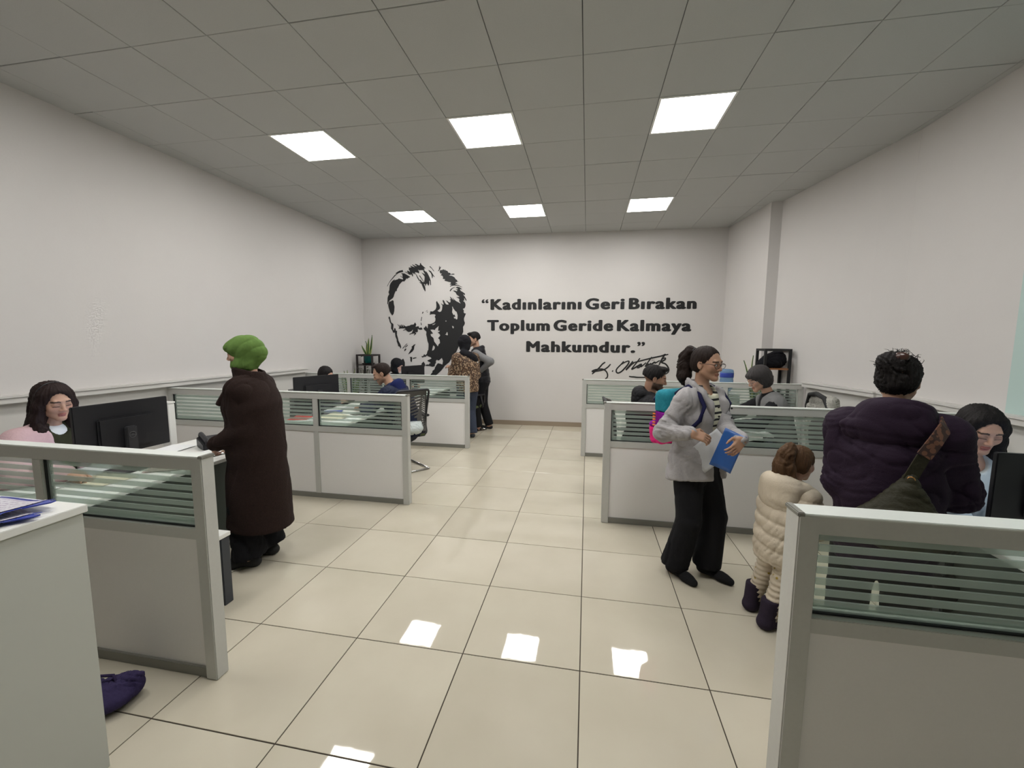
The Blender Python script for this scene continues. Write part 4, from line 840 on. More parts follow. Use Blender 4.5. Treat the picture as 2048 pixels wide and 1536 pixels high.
def eye_mat():
    m = mat('eye', (.7, .68, .66), .15); nt = m.node_tree; b = nt.nodes['Principled BSDF']; tc = nt.nodes.new('ShaderNodeTexCoord'); sp = nt.nodes.new('ShaderNodeSeparateXYZ')
    nt.links.new(tc.outputs['Object'], sp.inputs[0]); cr = nt.nodes.new('ShaderNodeValToRGB'); cr.color_ramp.interpolation = 'CONSTANT'
    mr = nt.nodes.new('ShaderNodeMapRange'); mr.inputs[1].default_value = .0095; mr.inputs[2].default_value = .0121; nt.links.new(sp.outputs[1], mr.inputs[0]); nt.links.new(mr.outputs[0], cr.inputs[0])
    cr.color_ramp.elements[0].color = (.36, .33, .31, 1); cr.color_ramp.elements[1].position = .05; cr.color_ramp.elements[1].color = (.03, .015, .008, 1)
    nt.links.new(cr.outputs[0], b.inputs['Base Color']); return m
M['eyewhite'] = eye_mat()
def limb(s, k, names, rr, kk=.03):
    for (a, b), (ra, rb) in zip(zip(names, names[1:]), zip(rr, rr[1:])): s.cone(k[a], k[b], ra, rb, kk)
def body(k, t, skin, male=False, hands=None, hres=.004, fres=.0036, lip=None, brow=(.02, .014, .01), stubble=0., eyes=False, fat=1., wide=1., ears=True):
    H = k['H']; s = SDF(); R_ = k['R']
    s.cone(k['pelvis'], k['waist'], .093 * H * wide, .075 * H * wide, .04, R=R_, sc=(1, .72, 1)); s.cone(k['waist'], k['chest'], .075 * H * wide, .090 * H * wide, .04, R=R_, sc=(1, .68, 1))
    s.cone(k['chest'], k['neck'] - k['up'] * .03 * H, .088 * H * wide, .060 * H, .04, R=R_, sc=(1, .66, 1))
    s.cone(k['shL'], k['shR'], .034 * H, .034 * H, .03)
    for n in 'LR':
        limb(s, k, ['sh' + n, 'el' + n, 'wr' + n], [.033 * H, .026 * H, .0175 * H]); limb(s, k, ['hp' + n, 'kn' + n, 'an' + n], [.054 * H, .036 * H, .024 * H])
        f = k['an' + n] * V3(1, 1, 0) + V3(0, 0, .02 * H); s.cone(k['an' + n], f + V3(0, -.02, 0), .023 * H, .020 * H, .02); s.cone(f + V3(0, -.02, 0), f + V3(0, .055 * H, -.004), .018 * H, .011 * H, .02)
    fine = [(*head_prims(s, k, male, fat, not eyes, ears), fres)]
    for n in 'LR':
        sp = (hands or {}).get(n) or dict(dir=k['wr' + n] - k['el' + n], palm=V3(-1 if n == 'R' else 1, .2, 0), curl=.45, thumb=.4)
        lo, hi = hand_prims(s, k, n, sp, .88 if not male else 1.0)
        if (hands or {}).get(n): fine.append((lo, hi, hres))
    lip = V3(skin) * V3(.92, .62, .60) if lip is None else lip
    o = sculpt('body', s, .013, M['skin'], t, fine, None, 1, face_colors(k, skin, lip, brow, stubble, not eyes))
    if eyes: add_eyes(k, t, o)
    return o
# ---------------------------------------------------------------- garments
def torso_prims(s, k, off, wide=1., depth=1., belly=0., kk=.05, bust=0.):
    H = k['H']; R_ = k['R']; d = .74 * depth
    s.cone(k['pelvis'], k['waist'], .096 * H * wide + off, .082 * H * wide + off, kk, R=R_, sc=(1, d, 1)); s.cone(k['waist'], k['chest'], .082 * H * wide + off, .098 * H * wide + off, kk, R=R_, sc=(1, d, 1))
    s.cone(k['chest'], k['neck'] - k['up'] * .035 * H, .096 * H * wide + off, .064 * H + off * .8, kk, R=R_, sc=(1, d * .95, 1))
    s.cone(k['shL'] + k['up'] * -.004, k['shR'] + k['up'] * -.004, .036 * H + off * .8, .036 * H + off * .8, kk)
    if belly: s.ell(k['waist'] + V3(0, .035 * H, 0), V3(.085, .07, .10) * H * belly, R_, .06)
    if bust:
        for sg in (-1, 1): s.ell(k['chest'] + k['rx'] * sg * .048 * H + R_ @ V3(0, .055 * H, .0), V3(.048, .040, .046) * H * bust, R_, .05)
def sleeve_prims(s, k, n, off, cuff=.0, kk=.03, full=1.):
    H = k['H']; wr = k['wr' + n] + (k['el' + n] - k['wr' + n]) * cuff
    s.cone(k['sh' + n], k['el' + n], (.033 * H + off) * full, (.0275 * H + off) * full, kk); s.cone(k['el' + n], wr, (.0275 * H + off) * full, (.020 * H + off * .8) * full, kk)
    d = (k['wr' + n] - k['el' + n]); d /= np.linalg.norm(d)
    s.cutseg(wr + d * .0, d, .075)
    s.cone(wr - d * .012, wr - d * .004, .020 * H + off * .6, .020 * H + off * .55, .008)
def trousers(k, t, m, off=.012, flare=0., hem=.035, res=.012, seed=3, amp=.004, name='trousers'):
    H = k['H']; s = SDF(); s.cone(k['pelvis'] + V3(0, 0, .035), k['pelvis'] - V3(0, 0, .01), .095 * H + off, .098 * H + off, .03, sc=(1, .78, 1))
    for n in 'LR':
        an = k['an' + n] + V3(0, 0, hem - .045 * H); d = (k['kn' + n] - k['an' + n]); d /= np.linalg.norm(d); an = k['an' + n] + d * (hem - .03)
        s.cone(k['hp' + n], k['kn' + n], .056 * H + off, .040 * H + off, .03); s.cone(k['kn' + n], an, .040 * H + off, .031 * H + off + flare, .02); s.cutseg(an - d * .004, -d, .12)
    return sculpt(name, s, res, m, t, disp=folds(amp, 1., seed))
def shoes(k, t, m, L=.155, high=0., res=.008, names='LR', wide=1.):
    for n in names:
        H = k['H']; s = SDF(); an = k['an' + n]; g = V3(an[0], an[1], 0); dr = V3(.10 if n == 'R' else -.10, 1, 0); dr /= np.linalg.norm(dr)
        zf = an[2] - .045 * H
        s.cone(g + V3(0, 0, zf + .033) - dr * .03, g + V3(0, 0, zf + .030) + dr * (L * H * .55), .034 * wide, .031 * wide, .02, sc=(1, 1, .85)); s.cone(g + V3(0, 0, zf + .03) + dr * (L * H * .45), g + V3(0, 0, zf + .024) + dr * (L * H * .72), .036 * wide, .026 * wide, .02)
        s.cone(g + V3(0, 0, zf + .04) - dr * .02, g + V3(0, 0, zf + .075 + high), .036 * wide, .036 * wide + high * .05, .02)
        s.plane((0, 0, zf + .003), (0, 0, -1)); s.cutseg(g + V3(0, 0, zf + .085 + high), (0, 0, 1), .12)
        sculpt('shoe' if high < .05 else 'boot', s, res, m, t)
def hair_cap(s, k, th=.012, front=.055, back=-.07, male=False, vol=1.):
    """skull cap of hair in head frame; returns helper"""
    c, R_, u = k['head'], k['HR'], k['hs'] * (1.03 if male else 1.)
    def h(x, y, z): return c + R_ @ (V3(x, y, z) * u)
    s.ell(h(0, -.020, .038), V3((.073 + th) * vol, (.092 + th), (.080 + th) * vol) * u, R_, .02)
    s.ell(h(0, -.045, -.015), V3(.070 + th * .8, .062 + th, .070) * u, R_, .03)
    return h, u, R_
def strands(amp=.003, k=None, fr=260., seed=1):
    r = np.random.RandomState(seed); a = r.rand(4) * 6
    def f(P):
        q = (P - k['head']) @ k['HR']; th = np.arctan2(q[:, 0], q[:, 1] + .02)
        return amp * (np.sin(th * 31 + a[0] + q[:, 2] * 22) * .5 + np.sin(th * 53 + a[1] - q[:, 2] * 31) * .35 + np.sin(th * 17 + q[:, 2] * 60 + a[2]) * .3)
    return f
# ================================================================ people
def person(label, x, y, deg): return thing('person', label, 'person', (x, y, 0), math.radians(deg))
def W(t, v):   # local point of a person -> world
    a = t.rotation_euler.z; c_, s_ = math.cos(a), math.sin(a)
    return Vector((t.location.x + c_ * v[0] - s_ * v[1], t.location.y + s_ * v[0] + c_ * v[1], t.location.z + v[2]))
def L(t, x, y, z):   # world -> local
    a = -t.rotation_euler.z; dx, dy = x - t.location.x, y - t.location.y
    return V3(math.cos(a) * dx - math.sin(a) * dy, math.sin(a) * dx + math.cos(a) * dy, z)
M['h_black'] = hair_mat('black_hair', (.012, .010, .010)); M['h_dark'] = hair_mat('dark_brown_hair', (.017, .010, .008))
M['h_brown'] = hair_mat('brown_hair', (.085, .045, .022)); M['h_grey'] = hair_mat('dark_grey_hair', (.05, .045, .045))
def striped(name, c1, c2, sc, th=.5, axis=2, off=0.):
    m = mat(name, c1, .85); nt = m.node_tree; b = nt.nodes['Principled BSDF']; tc = nt.nodes.new('ShaderNodeTexCoord'); sp = nt.nodes.new('ShaderNodeSeparateXYZ')
    nt.links.new(tc.outputs['Object'], sp.inputs[0]); a = nt.nodes.new('ShaderNodeMath'); a.operation = 'MULTIPLY_ADD'; a.inputs[1].default_value = sc; a.inputs[2].default_value = off
    nt.links.new(sp.outputs[axis], a.inputs[0]); f = nt.nodes.new('ShaderNodeMath'); f.operation = 'FRACT'; nt.links.new(a.outputs[0], f.inputs[0])
    g = nt.nodes.new('ShaderNodeMath'); g.operation = 'GREATER_THAN'; g.inputs[1].default_value = th; nt.links.new(f.outputs[0], g.inputs[0])
    mx = nt.nodes.new('ShaderNodeMix'); mx.data_type = 'RGBA'; mx.inputs[6].default_value = (*c1, 1); mx.inputs[7].default_value = (*c2, 1)
    nt.links.new(g.outputs[0], mx.inputs[0]); nt.links.new(mx.outputs[2], b.inputs['Base Color']); return m
def quilt(period, amp, seed=0, base=None):
    g = folds(amp * .35, 1.3, seed)
    def f(P): return amp * (np.abs(np.sin(np.pi * (P[:, 2] + .010 * np.sin(P[:, 0] * 14) + .008 * np.sin(P[:, 1] * 19)) / period)) ** .45 - .7) + g(P)
    return f
def shirt_v(k, t, m, off, name='shirt', res=.011, collar=True, seed=5):
    s = SDF(); torso_prims(s, k, off); s.plane(k['pelvis'] + V3(0, 0, -.02), (0, 0, -1))
    s.cone(k['neck'] - k['up'] * .035, k['neck'] + k['up'] * .012, .058 * k['H'] / 1.6 + .012, .050 * k['H'] / 1.6 + .010, .02)
    s.ell(k['neck'] + k['up'] * .05 + k['R'] @ V3(0, .03, 0), (.05, .05, .05), None, .01, '-')
    return sculpt(name, s, res, m, t, disp=folds(.003, 1, seed))
def hood_prims(s, k, r=.095, back=.075, z=.0, thick=.035):
    """a hood lying on the shoulders: a fat ring sloping down the back"""
    n = k['neck']; u = k['up']; R_ = k['R']
    P = [n + R_ @ V3(r * math.cos(a), -.012 + (r * .85) * math.sin(a) - (.03 if math.sin(a) < -.3 else 0), z + .012 - .030 * math.sin(a) - (.02 if math.sin(a) > .6 else 0)) for a in np.linspace(-PI * 1.28, PI * .28, 15)]
    for a, b in zip(P, P[1:]): s.cone(a, b, thick, thick, .03)
    s.ell(n + R_ @ V3(0, -back - .03, -.035 + z), V3(.105, .055, .085), R_, .05)
def nail_free(): pass
# ---------------------------------------------------------------- 10 woman with backpack
t = person('woman with glasses and dark ponytail, light grey jacket and striped top, carrying a backpack', .755, 2.92, -139)
HD = dict(R=dict(dir=L(t, .755 + .80, 2.92 - .15, -.25), palm=L(t, .755 + .3, 2.92 + .6, -.7), curl=[.55, .6, .65, .7], thumb=.6), L=dict(dir=L(t, .755 - .55, 2.92 - .45, -.55), palm=L(t, .755 - .2, 2.92 + .9, 0), curl=[.5, .5, .55, .6], thumb=.7))
k = skeleton(1.555, lean=.03, head=(.05, .08, 0), hands=dict(R=L(t, 0.648, 2.63, 1.059), L=L(t, 0.923, 2.60, 1.037)), elbows=dict(R=(.1, -1., -.5), L=(-.6, -.8, -.6)), feet=dict(R=(.115, -.045, 0), L=(-.075, .07, 0)), shw=1.0)
kw = k; tw = t
body(k, t, SK_M, hands=HD, fres=.0032, brow=(.015, .01, .008), eyes=True)
s = SDF(); hh, u, R_ = hair_cap(s, k, .009)
s.ell(hh(0, .082, -.020), V3(.071, .076, .100) * u, R_, .02, '-')
for sg in (-1, 1): s.ell(hh(sg * .085, .012, -.03), V3(.020, .040, .040) * u, R_, .012, '-')
s.plane(hh(0, 0, -.075), R_ @ V3(0, -.2, -1))
sculpt('hair', s, .0055, M['h_dark'], t, disp=strands(.0022, k))
s = SDF(); p = [hh(0, -.10, .075), hh(0, -.145, .075), hh(0, -.175, .03), hh(0, -.175, -.04), hh(.01, -.165, -.11), hh(.015, -.15, -.16)]
for (a, b), (ra, rb) in zip(zip(p, p[1:]), ((.022, .030), (.030, .040), (.040, .047), (.047, .044), (.044, .022))): s.cone(a, b, ra, rb, .02)
sculpt('ponytail', s, .006, M['h_dark'], t, disp=lambda P: folds(.009, 3.2, 4)(P) + strands(.004, k)(P))
bm = bmesh.new(); tube(bm, [Vector(hh(math.cos(a) * .022, -.108, .078 + math.sin(a) * .022)) for a in np.linspace(0, 2 * PI, 13)[:-1]], .006, 6, closed=True); bm_obj('hair_tie', bm, M['black'], t, smooth=True)
gl = bmesh.new()
for sg in (-1, 1):
    tube(gl, [Vector(hh(sg * .034 + math.cos(a) * .028, .101 - abs(math.cos(a) * .0255 + .034) * .12, -.004 + math.sin(a) * (.020 if math.sin(a) < 0 else .017))) for a in np.linspace(0, 2 * PI, 21)[:-1]], .0017, 6, closed=True)
    tube(gl, [Vector(hh(sg * .059, .094, .004)), Vector(hh(sg * .078, .06, .006)), Vector(hh(sg * .080, -.01, .003))], .0017, 6)
tube(gl, [Vector(hh(-.009, .102, .002)), Vector(hh(.009, .102, .002))], .0017, 6)
gf = bm_obj('glasses', gl, mat('glasses_frame', (.03, .012, .010), .3), t, smooth=True)
M['lens'] = glass_mat('lens', (.93, .93, .93), .02, 1.3)
for sg in (-1, 1):
    bm = bmesh.new(); vs_ = [bm.verts.new(Vector(hh(sg * .034 + math.cos(a) * .0275, .1005 - abs(math.cos(a) * .0255 + .034) * .12, -.004 + math.sin(a) * (.020 if math.sin(a) < 0 else .017)))) for a in np.linspace(0, 2 * PI, 21)[:-1]]
    bm.faces.new(vs_); bm_obj('lens', bm, M['lens'], gf)
H = 1.575
M['jgrey'] = cloth('grey_jacket_cloth', (.36, .345, .35), .06, 60)
s = SDF(); torso_prims(s, k, .020, 1.0, 1.0, bust=.5)
s.cone(k['waist'], k['pelvis'] + V3(0, 0, -.10), .080 * H + .03, .108 * H + .030, .05, sc=(1, .82, 1)); s.cone(k['pelvis'] + V3(0, 0, -.02), k['pelvis'] + V3(0, .01, -.20), .108 * H + .02, .118 * H + .032, .04, sc=(1, .84, 1))
s.plane(k['pelvis'] + V3(0, 0, -.135), (.10, .22, -1), .006)
fr = k['chest'] + V3(0, .12, 0)
s.box(k['chest'] + V3(-.012, .16, .03), (.052, .115, .20), k['R'] @ rotm(0, 0, .06), .01, .012, '-')
s.cone(k['waist'] + V3(-.01, .15, -.05), k['pelvis'] + V3(-.05, .17, -.26), .050, .115, .012, '-', R=np.eye(3), sc=(1, 1, 1))
s.ell(k['neck'] + V3(0, .01, .045), (.066, .075, .05), None, .012, '-')
sleeve_prims(s, k, 'R', .014, .03); sleeve_prims(s, k, 'L', .014, .03)
sculpt('jacket', s, .0085, M['jgrey'], t, disp=folds(.013, 1.15, 11))
s = SDF()
for sg in (-1, 1):
    P = [k['neck'] + V3(*q) for q in ((sg * .012, -.082, .045), (sg * .062, -.060, .050), (sg * .088, .0, .028), (sg * .085, .065, -.02), (sg * .070, .118, -.085), (sg * .058, .135, -.16))]
    for (a, b), (ra, rb) in zip(zip(P, P[1:]), ((.020, .022), (.022, .026), (.026, .030), (.030, .026), (.026, .010))): s.cone(a, b, ra, rb, .02, R=rotm(sg * -.5), sc=(.55, 1.0, 1.25))
s.cone(k['neck'] + V3(-.06, .0, .03), k['neck'] + V3(-.06, .0, .08), .05, .062, .01, '-')
sculpt('jacket_collar', s, .007, M['jgrey'], t, disp=folds(.004, 1.6, 2))
bm = bmesh.new()
for i, (q, r) in enumerate([((-.075, .170, -.10), .007), ((-.07, .178, -.16), .007), ((.075, .175, -.08), .007), ((.07, .178, -.14), .007)]):
    c_ = k['neck'] + V3(*q); bmesh.ops.create_uvsphere(bm, u_segments=8, v_segments=6, radius=r, matrix=Matrix.Translation(Vector(c_)))
bm_obj('snap_button', bm, M['blackm'], t, smooth=True)
s = SDF(); torso_prims(s, k, .014, 1., 1., bust=.5); s.plane(k['pelvis'] + V3(0, 0, -.0), (0, 0, -1)); s.ell(k['neck'] + V3(0, .060, .015), (.050, .05, .040), None, .01, '-')
sculpt('striped_top', s, .008, striped('cream_black_stripes', (.62, .60, .47), (.012, .012, .014), 24, .66), t, disp=folds(.003, 1, 8))
bm = bmesh.new(); tube(bm, [Vector(k['neck'] + V3(math.cos(a) * .062, .02 + .075 * math.sin(a) if math.sin(a) > 0 else .02 + .05 * math.sin(a), .0 - (.045 if math.sin(a) > .0 else 0) * math.sin(a))) for a in np.linspace(0, 2 * PI, 25)[:-1]], .0028, 5, closed=True); bm_obj('necklace', bm, M['blackm'], t, smooth=True)
trousers(k, t, cloth('black_trousers', (.010, .010, .012), .1), .016, .030, .035, .010, 3, .005)
shoes(k, t, cloth('black_suede', (.012, .012, .013), .1), .15, 0, .0065)
# backpack (stays top level)
bp = thing('backpack', "colourful small backpack in turquoise, purple and pink on the woman's back", 'backpack', W(t, (0, 0, 0)), t.rotation_euler.z)
c0 = k['chest'] + V3(0.0, -.215, -.045)
for nm, z0, z1, col in (('upper_panel', .045, .4, (.02, .20, .26)), ('middle_panel', -.075, .042, (.22, .01, .26)), ('lower_pocket', -.4, -.078, (.75, .03, .22))):
    s = SDF(); s.box(c0 + V3(0, .01, .01), (.135, .075, .19), rotm(0, -.06), .05, .02); s.box(c0 + V3(0, -.05, -.115), (.125, .06, .085), rotm(0, -.1), .03, .03)
    s.plane(c0 + V3(0, 0, z0), (0, 0, -1)); s.plane(c0 + V3(0, 0, z1), (0, 0, 1))
    sculpt(nm, s, .007, cloth(nm, col, .3, 40), bp, disp=folds(.004, 1.5, 9))
bm = bmesh.new(); tube(bm, [Vector(c0 + V3(math.cos(a) * .12, -.075, .10 + .07 * math.sin(a))) for a in np.linspace(.2, PI - .2, 10)], .006, 6); bm_obj('zip', bm, mat('navy_zip', (.01, .015, .08), .5), bp, smooth=True)
bm = bmesh.new()
for i in range(5): bx(bm, c0[0] + .142, c0[0] + .150, c0[1] - .05 + .0 * i, c0[1] - .03, c0[2] - .06 + i * .02, c0[2] - .05 + i * .02)
bm_obj('orange_trim', bm, mat('orange_trim', (.8, .2, .03), .5), bp)
for sg in (-1, 1):
    bm = bmesh.new(); n = k['neck']
    tube(bm, [Vector(v) for v in (c0 + V3(sg * .06, .06, .17), n + V3(sg * .105, -.085, .0), n + V3(sg * .115, -.02, .035), n + V3(sg * .125, .07, -.01), n + V3(sg * .135, .118, -.08), n + V3(sg * .155, .105, -.17), n + V3(sg * .172, .04, -.25), n + V3(sg * .165, -.05, -.31), c0 + V3(sg * .12, .07, -.12))], .014, 8)
    bm_obj('shoulder_strap', bm, cloth('navy_strap', (.012, .012, .05), .1), bp, smooth=True)
def hanging(name, label, cat, cen, R_, w_, h_, m_, bend=.02, kids=None):
    """a sheet hanging in the air: R_ columns = (width dir, normal, up)"""
    bm = bmesh.new(); N = 10
    V = [[bm.verts.new(tuple(cen + R_ @ V3(w_ * (i / N - .5), bend * math.sin(3 * i / N + 2 * j / N) + bend * .8 * (j / N) ** 2, h_ * (j / N - .5)))) for j in range(N + 1)] for i in range(N + 1)]
    for i in range(N):
        for j in range(N): bm.faces.new((V[i][j], V[i + 1][j], V[i + 1][j + 1], V[i][j + 1]))
    bm.normal_update(); bmesh.ops.solidify(bm, geom=bm.faces[:], thickness=.0015); bmesh.ops.recalc_face_normals(bm, faces=bm.faces)
    o = bm_obj(name, bm, m_, None, smooth=True); tag(o, label, cat); return o
hl = W(t, k['wrL']); 
Rv = np.stack([V3(.86, -.42, -.30), V3(-.45, -.89, .0), V3(.26, -.13, .95)], 1); Rv[:, 0] /= np.linalg.norm(Rv[:, 0]); Rv[:, 2] -= Rv[:, 0] * (Rv[:, 0] @ Rv[:, 2]); Rv[:, 2] /= np.linalg.norm(Rv[:, 2]); Rv[:, 1] = np.cross(Rv[:, 2], Rv[:, 0])
hanging('document_folder', 'blue translucent folder held by the standing woman with the backpack', 'folder', V3(0.853, 2.62, 0.960), Rv, .125, .25, mat('blue_plastic', (.02, .10, .36), .3), .012)
hanging('paper_sheet', 'white printed sheets hanging from the standing woman\'s hand beside the blue folder', 'paper', V3(0.782, 2.71, 0.930), Rv @ rotm(0, 0, .45), .165, .25, mat('white_form', (.50, .51, .53), .6, noise=.06, nscale=160), .012)
# ---------------------------------------------------------------- 2 person with green scarf
t = person('woman in a green headscarf and long dark brown coat standing sideways', -2.30, 2.49, 106)
k = skeleton(1.60, lean=.05, head=(.15, .10, 0), hands=dict(L=(-.13, .22, .90), R=(.18, .24, .86)), elbows=dict(L=(-.15, -1, -.1), R=(.2, -1, -.2)), feet=dict(R=(.09, .0, 0), L=(-.08, .05, 0)), shw=.95)
HD = dict(L=dict(dir=(.6, .35, -.6), palm=(.5, -.7, .2), curl=.55, thumb=.5))
body(k, t, SK_L, hands=HD, wide=1.0, fat=1.1, ears=False)
H = 1.60; M['coat'] = cloth('dark_brown_wool', (.022, .012, .010), .3, 90, .5)
s = SDF(); torso_prims(s, k, .040, 1.02, 1.15, belly=.7, bust=.6)
s.cone(k['waist'], k['pelvis'] + V3(0, .01, -.30), .165, .185, .06, sc=(1, .98, 1)); s.cone(k['pelvis'] + V3(0, 0, -.2), V3(0, .005, .14), .185, .222, .05, sc=(1, 1.02, 1))
for n in 'LR': sleeve_prims(s, k, n, .020, .05, .03)
s.plane(V3(0, 0, .285), (0, .08, -1), .008)
s.box(V3(-.02, .36, .55), (.008, .13, .42), rotm(0, .05), .003, .01, '-')
s.ell(k['neck'] + V3(0, .02, .10), (.075, .085, .07), None, .015, '-')
sculpt('long_coat', s, .0095, M['coat'], t, disp=folds(.010, .85, 21, (1, 1, .22)))
s = SDF(); n = k['neck']
s.cone(n + V3(0, -.012, -.015), n + V3(0, .012, .078), .110, .098, .02, sc=(1, .95, 1)); s.cone(n + V3(0, .0, .04), n + V3(0, .02, .14), .082, .080, .01, '-')
s.box(n + V3(0, .115, .01), (.03, .06, .10), rotm(0, .3), .01, .01, '-')
s.plane(n + V3(0, 0, .086), (0, -.25, 1), .006)
sculpt('coat_collar', s, .007, M['coat'], t, disp=folds(.003, 1.4, 5))
s = SDF()
for sg in (-1, 1):
    s.box(n + V3(sg * .060, .150, -.10), (.050, .018, .070), rotm(sg * -.5, -.5), .008, .01)
sculpt('lapel', s, .007, M['coat'], t)
s = SDF(); c, R_, u = k['head'], k['HR'], k['hs']
def hh(x, y, z): return c + R_ @ (V3(x, y, z) * u)
s.ell(hh(0, -.022, .036), V3(.097, .118, .100) * u, R_, .02); s.ell(hh(0, .066, .052), V3(.060, .046, .030) * u, R_, .04); s.ell(hh(0, -.095, -.005), V3(.066, .062, .066) * u, R_, .03); s.ell(hh(0, .002, -.080), V3(.086, .092, .070) * u, R_, .05)
s.ell(hh(0, .134, -.038), V3(.056, .074, .070) * u, R_, .012, '-')
def scarf_fold(P):
    q = (P - k['head']) @ k['HR']; r0 = np.sqrt((q[:, 1] + .16) ** 2 + (q[:, 2] + .11) ** 2); r_ = np.abs(np.sin(r0 * 44 + q[:, 0] * 5 + .5 * np.sin(q[:, 2] * 14 + q[:, 1] * 9))) ** .5
    return .007 * (r_ - .7) + folds(.003, 1.3, 7)(P)
sculpt('headscarf', s, .0065, cloth('green_scarf', (.115, .20, .050), .25, 30), t, disp=scarf_fold)
trousers(k, t, cloth('black_wide_trousers', (.009, .009, .011), .1), .006, .060, .045, .013, 8, .006)
shoes(k, t, M['blackm'], .15, 0, .008, wide=1.1)
# ---------------------------------------------------------------- 12 person in purple, seen from behind
t = person('person with dark pinned-up hair in a hooded dark purple coat, seen from behind', 1.345, 2.06, -32)
k = skeleton(1.535, lean=.12, head=(-.25, .18, 0), hands=dict(L=(-.15, .20, .84), R=(.20, .30, .88)), elbows=dict(L=(-.05, -1, -.1), R=(.3, -1, -.1)), feet=dict(R=(.10, .02, 0), L=(-.10, -.02, 0)), shw=1.08)
body(k, t, SK_M, wide=1.0, brow=(.02, .015, .01)); H = 1.535
M['purple'] = cloth('dark_purple_coat', (.018, .0085, .021), .15, 140, .2, .75)
s = SDF(); torso_prims(s, k, .034, 1.04, 1.10, bust=.4)
s.cone(k['waist'], k['pelvis'] + V3(0, 0, -.20), .085 * H + .035, .175, .06, sc=(1, .82, 1))
for n in 'LR': sleeve_prims(s, k, n, .028, .03, .04)
s.plane(k['pelvis'] + V3(0, 0, -.20), (0, 0, -1), .01); s.ell(k['neck'] + V3(0, .03, .08), (.07, .08, .07), None, .015, '-')
g1 = folds(.012, 1.1, 31, (.5, .5, 1.5))
sculpt('coat', s, .0085, M['purple'], t, disp=lambda P: g1(P) + .0007 * np.sin(P[:, 2] * 330 + 3 * np.sin(P[:, 0] * 20)))
s = SDF(); hood_prims(s, k, .098, .075, .012, .034); s.ell(k['neck'] + k['R'] @ V3(-.02, -.10, -.045), (.165, .055, .075), k['R'], .05)
s.cone(k['neck'] + k['R'] @ V3(.10, -.02, .0), k['neck'] + k['R'] @ V3(.22, .06, -.03), .034, .014, .03)
sculpt('hood', s, .008, M['purple'], t, disp=folds(.010, 1.25, 14, (1.2, .6, .6)))
s = SDF(); hh, u, R_ = hair_cap(s, k, .010, vol=1.0); s.ell(hh(0, .085, -.03), V3(.064, .066, .088) * u, R_, .02, '-')
for sg in (-1, 1): s.ell(hh(sg * .090, .004, -.02), V3(.018, .032, .034) * u, R_, .01, '-')
s.ell(hh(-.01, -.105, .075), V3(.062, .036, .05) * u, R_, .03); s.plane(hh(0, 0, -.095), R_ @ V3(0, -.1, -1))
sculpt('hair', s, .0055, M['h_black'], t, disp=lambda P: strands(.003, k)(P) + folds(.007, 2.6, 3)(P))
bm = bmesh.new(); r_ = random.Random(5)
for i in range(70):
    a = r_.uniform(-1.3, 1.3); b_ = r_.uniform(.3, 1.5); d = V3(math.sin(a) * math.cos(b_) * .10, -.02 - math.cos(a) * math.cos(b_) * .10, math.sin(b_) * .115 + .025)
    p0 = hh(*d); dd = R_ @ V3(r_.uniform(-1, 1), r_.uniform(-.6, .6), r_.uniform(.0, 1)); dd /= np.linalg.norm(dd); ln = r_.uniform(.015, .038)
    tube(bm, [Vector(p0 - dd * .012), Vector(p0 + dd * ln * .6), Vector(p0 + dd * ln + V3(r_.uniform(-.01, .01), 0, -.006))], .0011, 4, radii=[.0014, .001, .0004])
o = bm_obj('flyaway_hair', bm, M['h_black'], t); o['kind'] = 'stuff'
s = SDF(); s.ell(hh(.02, -.115, .098), V3(.035, .020, .024) * u, R_, .01); sculpt('hair_clip', s, .006, mat('brown_clip', (.05, .02, .015), .3), t)
trousers(k, t, cloth('black_trousers', (.010, .010, .012), .1), .02, .02, .035, .013, 5)
shoes(k, t, M['blackm'], .15, 0, .010)
# shoulder bag of the person in purple
bg = thing('shoulder_bag', "dark olive crossbody bag with patterned strap on the purple coat's back", 'bag', t.location, t.rotation_euler.z)
n = k['neck']; Rb = k['R']
def bk(x, y, z): return n + Rb @ V3(x, y, z)
s = SDF(); A = bk(.065, -.185, -.225)
s.cone(A, bk(-.055, -.205, -.42), .018, .040, .03); s.cone(A, bk(.16, -.185, -.44), .018, .045, .03); s.cone(bk(.06, -.19, -.30), bk(.04, -.205, -.42), .03, .060, .05)
s.cone(bk(-.06, -.21, -.43), bk(.17, -.185, -.46), .038, .045, .04); s.ell(bk(.045, -.20, -.45), (.135, .052, .09), Rb, .05)
M['olivebag'] = cloth('dark_olive_leather', (.028, .026, .015), .15, 60, .3, .55)
sculpt('pouch', s, .0075, M['olivebag'], bg, disp=folds(.006, 1.3, 6))
def strap_strip(name, pts, w_, m_, parent, th=.005, up=(0, -1, 0)):
    bm = bmesh.new(); pts = [V3(p) for p in pts]; prev = None
    for i, p in enumerate(pts):
        tg = pts[min(i + 1, len(pts) - 1)] - pts[max(i - 1, 0)]; tg /= np.linalg.norm(tg); nn = V3(up(p) if callable(up) else up); sd = np.cross(tg, nn); sd /= np.linalg.norm(sd); nn = np.cross(sd, tg)
        q = [bm.verts.new(tuple(p + sd * a * w_ / 2 + nn * b * th / 2)) for a, b in ((-1, -1), (1, -1), (1, 1), (-1, 1))]
        if prev: 
            for j in range(4): bm.faces.new((prev[j], prev[(j + 1) % 4], q[(j + 1) % 4], q[j]))
        else: bm.faces.new(q[::-1])
        prev = q
    bm.faces.new(prev); bmesh.ops.recalc_face_normals(bm, faces=bm.faces); return bm_obj(name, bm, m_, parent, smooth=False)
nrm = lambda p: (V3(p) - (n + V3(0, 0, -.12))) * V3(1, 1, .6)
